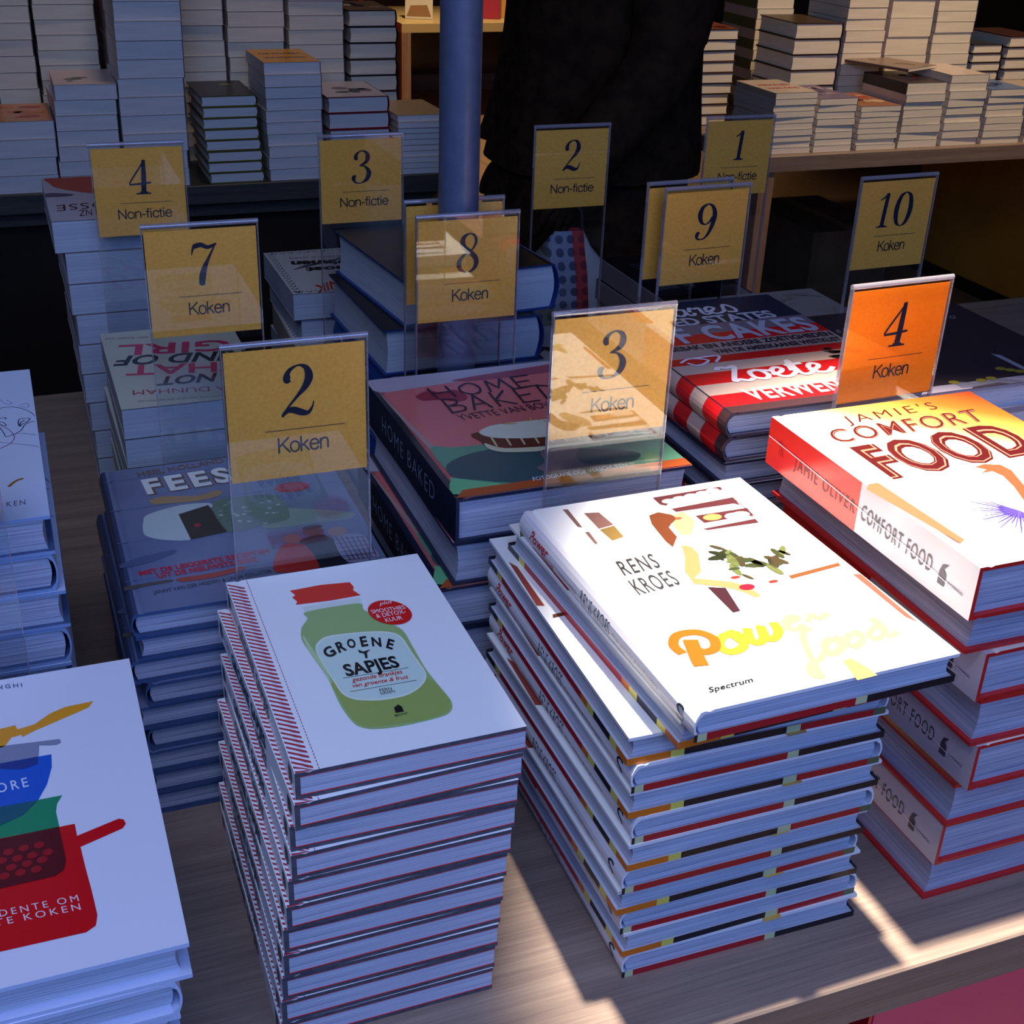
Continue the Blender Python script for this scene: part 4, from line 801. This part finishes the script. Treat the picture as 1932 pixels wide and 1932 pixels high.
# paperbacks with red script between post and 3 sign
RS=Book(.15,.215,.175/6,'soft',ink(186,184,188),spine=ink(60,60,70),pages=M_PG); c=RS.c; cv=RS.top
for i in range(9): stroke(c,cv,[(.02+i*.013,.05,.0015),(.026+i*.013,.07,.0015),(.022+i*.013,.06,.0015),(.032+i*.013,.048,.0015)],ink(190,50,40),1)
for i in range(7): stroke(c,cv,[(.01+i*.02,.12+.01*(i%3),.006),(.03+i*.018,.14,.010),(.05+i*.014,.125,.004)],ink(50,46,52),1)
txt(c,cv,'HARUKI',(.03,.02),(.12,.02),(.03,.034),ink(190,50,40),1,bold=-.02)
rz=1.47-.545
for i in range(6): RS.place((.078,.705+.002*i),R(1),False,rz-RS.T*(i+1),('paperback with red handwriting and dark brushwork, right of the blue books' if i==0 else 'white paperback, '+ORD[i]+' under the red handwriting cover'),'red handwriting paperbacks')
# grey spined stack right of the bag
KS=Book(.145,.240,.032,'soft',ink(26,26,32),spine=ink(140,128,132),pages=M_PG,back=ink(60,56,60)); c=KS.c; cv=KS.top
ell(c,cv,(.095,.085),(.022,0),(0,.012),ink(170,36,34),1); poly(c,cv,[(.06,.02),(.14,.02),(.14,.07),(.06,.07)],ink(160,152,150),1)
for i in range(7): poly(c,cv,[(.03,.13+i*.011),(.13,.13+i*.011),(.13,.1315+i*.011),(.03,.1315+i*.011)],ink(120,124,140),1)
kz=1.47-.56
for i in range(5): KS.place((.357,.990),R([0,1,0,.6,0][i]),i==9,kz-KS.T*(i+1),('black paperback with red circle, behind the 9 sign' if i==0 else 'grey spined paperback, '+ORD[i]+' under the red circle cover'),'grey spined paperbacks')

# ================================================================== BACK TABLES
def pb(W,H,T,cov,spine,pg=M_PG,kind='soft',edge=None,art=None,bulge=.003):
    B=Book(W,H,T,kind,cov,edge=edge,spine=spine,pages=pg,board=.0022,over=.003,bulge=bulge)
    if art: art(B)
    return B
def blotch(cols,seed,n=8):
    def f(B):
        random.seed(seed)
        for i in range(n):
            x=random.uniform(.25,.75)*B.W; y=random.uniform(.2,.8)*B.H; ell(B.c,B.top,(x,y),(random.uniform(.05,.2)*B.W,0),(0,random.uniform(.03,.12)*B.H),cols[i%len(cols)],1+i%3,12)
    return f
def lines(col,rows,bold=.02):
    def f(B):
        for i,(t_,y) in enumerate(rows): txt(B.c,B.top,t_,(B.W*.12,B.H*y),(B.W*.88,B.H*y),(B.W*.12,B.H*(y+.1)),col,2,bold=bold)
    return f
def stack(top,rest,n,x,y,x2,y2,phrase,group,first,body,right=False,zbase=TZ,yaw=1.5,seed=0,flip=True):
    """n books; (x,y) near left corner of the lowest, (x2,y2) of the highest"""
    random.seed(seed); Ts=[(top if i==n-1 else rest[i%len(rest)]) for i in range(n)]; z=zbase
    for i,B in enumerate(Ts):
        f=i/max(1,n-1); k=n-1-i
        lab=(first+', '+ORD[0]+' '+phrase) if k==0 else (body+', '+(ORD[k] if k<len(ORD) else 'low down')+' '+phrase)
        if k>=len(ORD): lab=body+' near the bottom '+phrase
        B.place((x+(x2-x)*f+random.uniform(-.002,.002),y+(y2-y)*f+random.uniform(-.003,.003)),R(random.uniform(-yaw,yaw)),(random.random()<.5) if flip is None else flip,z,lab,group)
        z+=B.T
W1=ink(224,222,220); GRC=ink(150,146,148)
P1=pb(.145,.215,.0385,ink(214,150,110),GRC,M_PG,art=blotch([ink(190,60,46),ink(214,120,60)],1)); P1b=pb(.145,.215,.0385,W1,GRC)
P2=pb(.131,.205,.0325,ink(226,206,200),ink(150,124,124),art=blotch([ink(110,100,60)],2,3)); P2b=pb(.131,.205,.0325,W1,ink(170,160,158))
P3=pb(.142,.215,.0395,W1,ink(96,78,66)); P3b=pb(.142,.215,.0395,W1,ink(214,196,182))
P4=pb(.128,.20,.0245,ink(44,36,22,.35),ink(18,16,14),M_PG,'hard',ink(96,90,24),art=blotch([ink(150,140,30)],4,1),bulge=.005); 
P5=pb(.131,.205,.0265,ink(230,160,30),ink(150,96,24),art=lines(ink(120,70,20),[('VOORJAAR',.6),('VERHALEN',.3)])); P5b=pb(.131,.205,.0265,W1,ink(170,130,60))
P6=pb(.150,.21,.037,ink(206,196,200),ink(120,20,28),M_PG,'hard',ink(120,22,30),art=blotch([ink(60,52,56),ink(120,100,100)],6,5)); P6b=pb(.150,.21,.037,ink(120,22,30),ink(120,20,28),M_PG,'hard',ink(120,22,30))
P7=pb(.130,.20,.0155,ink(206,176,130),ink(150,120,60)); P7b=pb(.130,.20,.0137,W1,ink(150,120,60))
gl='stacks on the dim back table'
stack(P1,[P1b],4,-.515,2.505,-.510,2.505,'of the leftmost stack, dim table',gl+' 1','paperback with orange cover','white paged paperback')
stack(P2,[P2b],7,-.367,2.505,-.358,2.505,'of the curled cover stack, dim table','stack two on the dim table','curled cream paperback','white paged paperback')
stack(P3,[P3,P3b],13,-.228,2.505,-.215,2.505,'of the tallest stack, dim table','tall stack on the dim table','thick paperback','thick white paged paperback',yaw=.8)
stack(P4,[P4],8,-.042,2.505,-.050,2.505,'of the black and olive hardback stack','black and olive hardbacks','dark hardback with yellow spot','dark hardback',yaw=.8)
stack(P5,[P5b],10,.099,2.505,.097,2.505,'of the yellow topped stack','yellow topped stack','yellow covered paperback','white paged paperback',yaw=.8)
stack(P6,[P6b],5,.243,2.51,.243,2.51,'of the dark red stack, dim table','dark red hardbacks','hardback with pale portrait cover','dark red hardback')
stack(P7,[P7b],10,.412,2.505,.410,2.505,'of the thin stack left of the post','thin paperbacks beside the post','worn cream paperback','thin white paperback')
# second row, left table
def rowx(px,y,py=120): return atY((px,py),y).x
Y2=2.755
def q2(W,T,cov,spine,pg=M_PGC,kind='soft',edge=None,art=None): return pb(W,.205,T,cov,spine,pg,kind,edge,art)
specs=[(-12,70,11,.036,ink(190,140,80),ink(150,120,90),'soft','first'),(72,190,13,.033,W1,ink(150,110,110),'soft','second'),(205,338,13,.036,W1,GRC,'soft','third'),(342,428,14,.035,W1,GRC,'soft','fourth'),(432,541,14,.0345,W1,GRC,'soft','fifth'),(547,652,12,.0335,ink(200,30,26),ink(150,20,30),'soft','sixth'),(658,752,9,.0385,ink(120,104,86),ink(26,20,22),'hard','seventh')]
for j,(a,b_,n,T_,cov,sp,kd,nm) in enumerate(specs):
    x0=rowx(a,Y2); x1=rowx(b_,Y2); Wd=x1-x0-.004
    A=q2(Wd,T_,cov,sp,M_PGC if j!=5 else M_PG,kd,ink(24,18,22) if kd=='hard' else None,art=blotch([ink(60,56,60),ink(200,190,180)],j+20,5) if kd=='hard' else None); Bk=q2(Wd,T_,W1 if kd=='soft' else cov,sp,M_PGC,kd,ink(24,18,22) if kd=='hard' else None)
    stack(A,[Bk],n,x0+.002,Y2,x0+.002,Y2,'of the '+nm+' rear stack, dim table','rear stack %s on the dim table'%nm,'cream paged book' if kd=='soft' else 'patterned dark hardback','cream paged book' if kd=='soft' else 'black bound hardback',seed=j+3,yaw=.6)
# right table front row
YR=2.52
r_sp=[(1455,1537,10,.0161,ink(214,196,180),ink(196,176,150),lines(ink(206,60,50),[('VERHALEN',.55),('VAN ONS',.3)]),'cream paperback with red title','first'),
(1540,1614,8,.0178,ink(120,104,140),ink(150,130,140),blotch([ink(196,160,180),ink(70,60,100)],31),'purple covered paperback','second'),
(1620,1697,8,.0148,ink(176,120,90),ink(190,50,34),blotch([ink(206,70,50),ink(226,190,160),ink(110,60,40)],32),'orange pictured paperback','third'),
(1700,1776,9,.0208,ink(60,46,56),ink(26,24,36),blotch([ink(200,40,40),ink(60,100,170),ink(60,110,150)],33),'black spined paperback','fourth'),
(1781,1852,9,.0215,ink(226,206,196),ink(190,170,150),None,'cream paperback','fifth'),
(1857,1930,8,.0190,ink(96,120,170),ink(150,150,170),blotch([ink(230,230,230),ink(50,70,120)],34),'blue and white paperback','sixth'),
(1936,2010,7,.02,ink(196,176,160),ink(150,150,150),None,'cream paperback','seventh')]
for j,(a,b_,n,T_,cov,sp,art,fd,nm) in enumerate(r_sp):
    x0=rowx(a,YR,230); x1=rowx(b_,YR,230); Wd=x1-x0-.005
    A=pb(Wd,.205,T_ if j!=3 else .03,cov,sp,M_PGC,art=art); Bk=pb(Wd,.205,T_,W1,ink(206,190,170),M_PGC)
    stack(A,[Bk],n-(1 if j==3 else 0),x0+.002,YR,x0+.002,YR,'of the '+nm+' front stack, bright table','front stack %s on the bright table'%nm,fd,'cream paged paperback',seed=j+40,yaw=1.2,flip=(False if j in(0,3) else True))
# loose flopped paperback lying across two stacks
LP=pb(.15,.21,.008,ink(150,126,112),ink(120,96,84),M_PGC,art=blotch([ink(120,80,50),ink(90,60,50)],50,3))
p=at((1714,133),TZ+.20); LP.place((p.x,YR+.06),R(22),False,TZ+.1955,'brown grey paperback lying askew across the bright table stacks',None)
YR2=2.79
r2=[(1416,1486,13,.030,ink(120,116,70),ink(110,104,60),'soft','tall olive spined paperback','first'),(1492,1583,7,.043,ink(90,70,50),ink(70,40,40),'hard','dark glossy hardback','second'),(1586,1662,13,.031,ink(226,196,190),ink(206,180,170),'soft','pink cream paperback','third'),(1666,1748,8,.052,ink(236,216,190),ink(206,190,150),'soft','thick cream paperback','fourth'),(1752,1826,13,.030,W1,ink(40,40,50),'soft','cream paged paperback','fifth'),(1832,1890,9,.026,ink(60,66,76),ink(50,60,80),'hard','slate hardback','sixth'),(1895,1965,8,.032,ink(80,50,46),ink(60,40,40),'hard','brown hardback','seventh')]
for j,(a,b_,n,T_,cov,sp,kd,fd,nm) in enumerate(r2):
    YR2=3.135 if j==0 else 2.79
    x0=rowx(a,YR2,120); x1=rowx(b_,YR2,120); Wd=x1-x0-.005
    A=pb(Wd,.205,T_,cov,sp,M_PGC,kd,edge=(ink(50,30,30) if kd=='hard' else None)); Bk=pb(Wd,.205,T_,W1 if kd=='soft' else cov,(ink(206,176,150) if j==0 else sp),M_PGC,kd,edge=(ink(50,30,30) if kd=='hard' else None)); rest=[A,Bk] if j==0 else [Bk]
    stack(A,rest,n,x0+.002,YR2,x0+.002,YR2,'of the '+nm+' rear stack, bright table','rear stack %s on the bright table'%nm,fd,'cream paged book' if kd=='soft' else 'dark bound book',seed=j+60,yaw=.8,flip=(False if j==0 else True))
p=at((1292,243),TZ); 
H0=pb(.150,.20,.030,ink(150,80,50),ink(170,150,120),M_PGC,'hard',ink(40,30,34),art=blotch([ink(190,110,60),ink(90,40,30)],70,6),bulge=.006)
stack(H0,[H0],9,1.402,2.925,1.416,2.925,'of the stack at the bright table end','rounded hardbacks beside the dark coat','orange patterned hardback','rounded hardback',seed=81,yaw=2.0,flip=False)

# red packs on the lower shelf of the front table
p=atY((1850,1905),.05)
M_RP=ink(196,20,50,.25)
def pack(x,y,z,w2_,d_,h_,label):
    e=empty('boxed_set',(x,y,z)); tag(e,label,'box','red packs on the lower shelf')
    b=MB(); b.box((-w2_/2,-d_/2,0),(w2_/2,d_/2,h_),M_RP); 
    for i in range(5): stroke(b,lambda X,Y,k:(X,Y,h_+EPS*k),[(-w2_*.4+i*.02,-d_*.45,.004),(-w2_*.3+i*.03,-d_*.1,.006),(-w2_*.1+i*.03,d_*.3,.002)],ink(206,140,30),1)
    
    fr=lambda X,Y,k:(X,-d_/2-EPS*k,Y)
    for i in range(7): stroke(b,fr,[(-w2_*.45+i*.033,h_-.06,.002),(-w2_*.42+i*.033,h_-.035,.005),(-w2_*.36+i*.033,h_-.012,.002)],ink(206,150,50),2)
    b.build('carton_body',e); b=MB(); b.box((-w2_/2+.004,-d_/2-.0008,h_-.16),(w2_/2-.004,-d_/2,h_-.065),ink(226,50,110)); b.build('label',e)
for i in range(4): pack(-.05+.26*i,.18,.3601,.24,.24,.335,'glossy red box on the lower shelf, '+['far left','second','third','rightmost'][i]+' of four')

# ================================================================== PERSON in dark coat
def skinmesh(name,verts,edges,radii,mat,parent,root=0,sub=1):
    me=bpy.data.meshes.new(name); me.from_pydata(verts,edges,[]); o=bpy.data.objects.new(name,me); COL.objects.link(o)
    sk=o.modifiers.new('skin','SKIN'); ss=o.modifiers.new('sub','SUBSURF'); ss.levels=sub; ss.render_levels=sub
    for i,v in enumerate(me.skin_vertices[0].data): v.radius=radii[i] if isinstance(radii[i],tuple) else (radii[i],radii[i]); v.use_root=(i==root)
    sk.use_smooth_shade=True; dg=bpy.context.evaluated_depsgraph_get(); dg.update(); m2=bpy.data.meshes.new_from_object(o.evaluated_get(dg)); bpy.data.objects.remove(o)
    m2.materials.clear(); m2.materials.append(mat); m2.name=name
    for p_ in m2.polygons: p_.use_smooth=True; p_.material_index=0
    return link(name,m2,parent)
PX0,PY0=.675,1.93
per=empty('person',(PX0,PY0,0),R(-78)); tag(per,'person in a long dark coat standing behind the table holding a dotted bag','person')
M_SK=flat('skin',(190,140,116),.5,.4,nscale=60); M_CO=flat('dark_wool_coat',(54,38,26),.95,.08,nscale=30,noise=(36,25,17)); M_HR=flat('dark_hair',(40,28,22),.5,.4,nscale=200); M_SH=flat('black_leather',(22,20,20),.35,.5)
V=[(0,0,.92),(0,.01,1.08),(0,.0,1.25),(0,0,1.40),(0,-.01,1.47),(0,-.03,1.53),
 (.09,0,.88),(.10,0,.48),(.10,.02,.09),(.10,-.10,.04),
 (-.09,0,.88),(-.10,.01,.48),(-.10,.02,.09),(-.10,-.10,.04),
 (.18,0,1.38),(.245,-.06,1.14),(.255,-.22,.985),(.255,-.25,.945),
 (-.18,0,1.38),(-.24,-.02,1.12),(-.25,-.05,.90),(-.25,-.07,.85)]
Ed=[(0,1),(1,2),(2,3),(3,4),(4,5),(0,6),(6,7),(7,8),(8,9),(0,10),(10,11),(11,12),(12,13),(3,14),(14,15),(15,16),(16,17),(3,18),(18,19),(19,20),(20,21)]
Rd=[(.15,.11),(.13,.09),(.15,.10),(.13,.08),.05,.05,.085,.06,.042,.04,.085,.06,.042,.04,.06,.045,.033,.028,.06,.045,.033,.028]
# hands: palm and five fingers each
def hand(base,side,dirv):
    global V,Ed,Rd
    d=Vector(dirv).normalized(); w0=len(V); B=Vector(V[base]); pc=B+d*.045; V.append(tuple(pc)); Ed.append((base,w0)); Rd.append((.036,.018)); 
    acr=Vector((0,1,0)) if abs(d.y)<.8 else Vector((0,0,1)); acr=(acr-d*acr.dot(d)).normalized()
    for k,(o_,l) in enumerate(((-.027,.060),(-.009,.070),(.009,.066),(.026,.052))):
        a=pc+acr*o_+d*.032; b_=a+d*l*.55; e_=b_+(d*.5+Vector((-side,0,-.4)).normalized()*.5)*l*.5
        i0=len(V); V+= [tuple(a),tuple(b_),tuple(e_)]; Ed+= [(w0,i0),(i0,i0+1),(i0+1,i0+2)]; Rd+= [.010,.009,.0075]
    a=B+d*.02-acr*.035; b_=a+d*.03-acr*.012; i0=len(V); V+=[tuple(a),tuple(b_),tuple(b_+d*.025)]; Ed+=[(base,i0),(i0,i0+1),(i0+1,i0+2)]; Rd+=[.012,.011,.009]
hand(17,1,(0,-.45,-1)); hand(21,-1,(0,-.15,-1))
bo=skinmesh('body',V,Ed,Rd,M_SK,per,0,1); bo.data.materials.append(M_CO)
for p_ in bo.data.polygons:
    if abs(p_.center.x)>.17 and p_.center.z<1.04: p_.material_index=1     # dark gloves
def loft(name,rings,mat,parent,n=36,fold=0.0,seed=0,close_top=False):
    b=MB(); vs=[];fs=[]
    for j,(cx_,cy_,z,rx,ry) in enumerate(rings):
        for k in range(n):
            a=2*PI*k/n; f=1+fold*math.sin(a*7+seed+z*3)*(1 if j<len(rings)-2 else .3); vs.append((cx_+rx*f*math.cos(a),cy_+ry*f*math.sin(a),z))
    for j in range(len(rings)-1):
        for k in range(n): fs.append((j*n+k,j*n+(k+1)%n,(j+1)*n+(k+1)%n,(j+1)*n+k))
    if close_top: fs.append(tuple((len(rings)-1)*n+k for k in range(n)))
    b.mesh(vs,fs,mat,True); return b.build(name,parent)
loft('long_skirt',[(0,-.07,.10,.25,.31),(0,-.06,.35,.23,.28),(0,-.05,.6,.215,.25),(0,-.03,.8,.20,.215),(0,-.01,.95,.185,.19),(0,0,1.04,.17,.13)],M_CO,per,48,.045,1,True)
ck=loft('jacket',[(0,-.02,.90,.235,.215),(0,-.015,.93,.232,.212),(0,0,1.05,.205,.195),(0,0,1.18,.20,.185),(0,0,1.30,.21,.165),(0,0,1.38,.215,.13),(0,0,1.425,.16,.10),(0,0,1.46,.085,.075),(0,0,1.50,.068,.068)],M_CO,per,48,.02,2)
for s_,P,Rr in ((1,[(.16,0,1.39),(.22,-.02,1.28),(.25,-.06,1.14),(.258,-.14,1.05),(.258,-.225,.975)],[.075,.08,.068,.060,.058]),(-1,[(-.16,0,1.39),(-.215,.0,1.28),(-.255,.0,1.12),(-.262,-.03,.98),(-.262,-.06,.88)],[.075,.08,.070,.064,.070])):
    b=MB(); b.tube(smooth_path(P,4),[r_[0] for r_ in smooth_path([(x,0) for x in Rr],4)],M_CO,20); o=b.build('sleeve',per)
# head with face
def head():
    bm=bmesh.new(); bmesh.ops.create_uvsphere(bm,u_segments=32,v_segments=24,radius=1)
    for v in bm.verts:
        x,y,z=v.co; sx=.076*(1-.16*max(0,-z)); v.co=Vector((x*sx,y*.095,z*.118))
        if y<-.5: 
            v.co.y-=.020*math.exp(-((x/.16)**2+((z+.12)/.22)**2)); v.co.y+=.008*math.exp(-(((abs(x)-.36)/.15)**2+((z-.06)/.12)**2)); v.co.y-=.006*math.exp(-((x/.3)**2+((z+.50)/.08)**2))
    me=bpy.data.meshes.new('head'); bm.to_mesh(me); bm.free(); me.materials.append(M_SK)
    for p_ in me.polygons: p_.use_smooth=True
    h=link('head',me,per,(0,-.025,1.63))
    for s_ in (-1,1):
        b=MB(); b.tube([(s_*.030-.008,-.087,.006),(s_*.030+.008,-.087,.006)],[.0065,.0065],ink(36,28,26),8); b.build('eye',h)
        b=MB(); b.tube([(s_*.075,.0,-.02),(s_*.082,.005,.0),(s_*.075,.01,.022)],[.008,.012,.009],M_SK,8); b.build('ear',h)
    b=MB(); b.tube([(-.022,-.092,-.060),(0,-.098,-.059),(.022,-.092,-.060)],[.003,.005,.003],ink(150,80,76),8); b.build('mouth',h)
    bm=bmesh.new(); bmesh.ops.create_uvsphere(bm,u_segments=28,v_segments=20,radius=1)
    for v in bm.verts:
        x,y,z=v.co; v.co=Vector((x*.088,y*.104+.012,z*.128+.012))
        if z<.25 and y<-.1: v.co.y=.0+.02*y; v.co.x*=.8 if z<-.3 else 1
    me=bpy.data.meshes.new('hair'); bm.to_mesh(me); bm.free(); me.materials.append(M_HR)
    for p_ in me.polygons: p_.use_smooth=True
    link('hair',me,per,(0,-.018,1.64))
head()
for s_ in (-1,1):
    b=MB(); b.tube([(s_*.10,.05,.045),(s_*.10,-.04,.045),(s_*.105,-.13,.035),(s_*.108,-.17,.03)],[.045,.05,.04,.026],M_SH,14); b.build('shoe',per)
# the dotted bag
def bag_mat():
    m,nt,p=nodes_mat('dotted_bag_paper'); t=nt.nodes.new('ShaderNodeTexCoord'); mp=nt.nodes.new('ShaderNodeMapping'); mp.inputs['Scale'].default_value=(1,1,1); nt.links.new(t.outputs['Object'],mp.inputs[0])
    sp=nt.nodes.new('ShaderNodeSeparateXYZ'); nt.links.new(mp.outputs[0],sp.inputs[0])
    def M(op,a,b=None,v=None):
        n_=nt.nodes.new('ShaderNodeMath'); n_.operation=op
        if hasattr(a,'node'): nt.links.new(a,n_.inputs[0])
        else: n_.inputs[0].default_value=a
        if b is not None:
            if hasattr(b,'node'): nt.links.new(b,n_.inputs[1])
            else: n_.inputs[1].default_value=b
        return n_.outputs[0]
    s_=.022
    fx_=M('SUBTRACT',M('FRACT',M('DIVIDE',M('ADD',sp.outputs[0],1.0),s_)),.5); fz_=M('SUBTRACT',M('FRACT',M('DIVIDE',M('ADD',sp.outputs[2],1.0),s_)),.5)
    d=M('SQRT',M('ADD',M('MULTIPLY',fx_,fx_),M('MULTIPLY',fz_,fz_))); dot=M('LESS_THAN',d,.34)
    band_=ramp(nt,M('ADD',M('MULTIPLY',sp.outputs[0],5.0),.5),[(.0,(120,126,120)),(.30,(150,160,190)),(.52,(190,60,66)),(.64,(190,192,200))]); band_.color_ramp.interpolation='CONSTANT'
    dots=ramp(nt,M('ADD',M('MULTIPLY',sp.outputs[0],5.0),.5),[(.0,(80,88,84)),(.30,(70,82,120)),(.52,(130,36,50)),(.64,(186,188,196))]); dots.color_ramp.interpolation='CONSTANT'
    mx=nt.nodes.new('ShaderNodeMix'); mx.data_type='RGBA'; nt.links.new(dot,mx.inputs['Factor']); nt.links.new(band_.outputs[0],mx.inputs['A']); nt.links.new(dots.outputs[0],mx.inputs['B'])
    nt.links.new(mx.outputs['Result'],p.inputs['Base Color']); p.inputs['Roughness'].default_value=.6; return m
pb_=atY((1066,520),1.62); 
e=empty('shopping_bag',(pb_.x,1.62,.50),R(-5)); tag(e,'white paper bag with blue dots and a red stripe held by the person','bag')
b=MB(); n=28; vs=[];fs=[]; M_BAG=bag_mat()
lv=[(.0,.08,.05),(.02,.095,.06),(.12,.102,.064),(.22,.098,.06),(.275,.078,.045),(.315,.045,.022),(.345,.030,.012)]
for j,(z,rx,ry) in enumerate(lv):
    for k in range(n):
        a=2*PI*k/n; ca,sa=math.cos(a),math.sin(a); sg=lambda v:math.copysign(abs(v)**.6,v); f=1+.03*math.sin(5*a+j)
        vs.append((sg(ca)*rx*f,sg(sa)*ry*f,z-.0))
for j in range(len(lv)-1):
    for k in range(n): fs.append((j*n+k,j*n+(k+1)%n,(j+1)*n+(k+1)%n,(j+1)*n+k))
fs.append(tuple(range(n))[::-1]); b.mesh(vs,fs,M_BAG,True); b.build('bag_body',e)
b=MB(); b.tube([(-.03,0,.335),(-.025,0,.38),(0,0,.405),(.025,0,.38),(.03,0,.335)],.004,ink(60,50,50),8); b.build('handle',e)

# lamp housings for the spotlights
def lamp(name,light,label):
    L_=bpy.data.objects[light]; e=empty(name,L_.location); e.rotation_euler=L_.rotation_euler; tag(e,label,'lamp')
    b=MB(); n=20; r=.075
    vs=[(r*math.cos(2*PI*k/n),r*math.sin(2*PI*k/n),z) for z in (-.03,.12) for k in range(n)]
    b.mesh(vs,[(k,(k+1)%n,n+(k+1)%n,n+k) for k in range(n)]+[tuple(range(n,2*n))],ink(40,40,42),True); b.build('housing',e)
    b=MB(); b.tube([(0,0,.12),(0,0,.30)],.008,ink(40,40,42),8); b.build('stem',e)
lamp('ceiling_spotlight','table_spot_light','black ceiling spotlight aimed at the front table')
lamp('ceiling_spotlight','back_table_light_right','black ceiling spotlight aimed at the bright back table')
lamp('ceiling_spotlight','back_table_light_left','black ceiling spotlight aimed at the dim back table')
lamp('ceiling_spotlight','rear_room_light','black ceiling spotlight aimed at the far pale table')
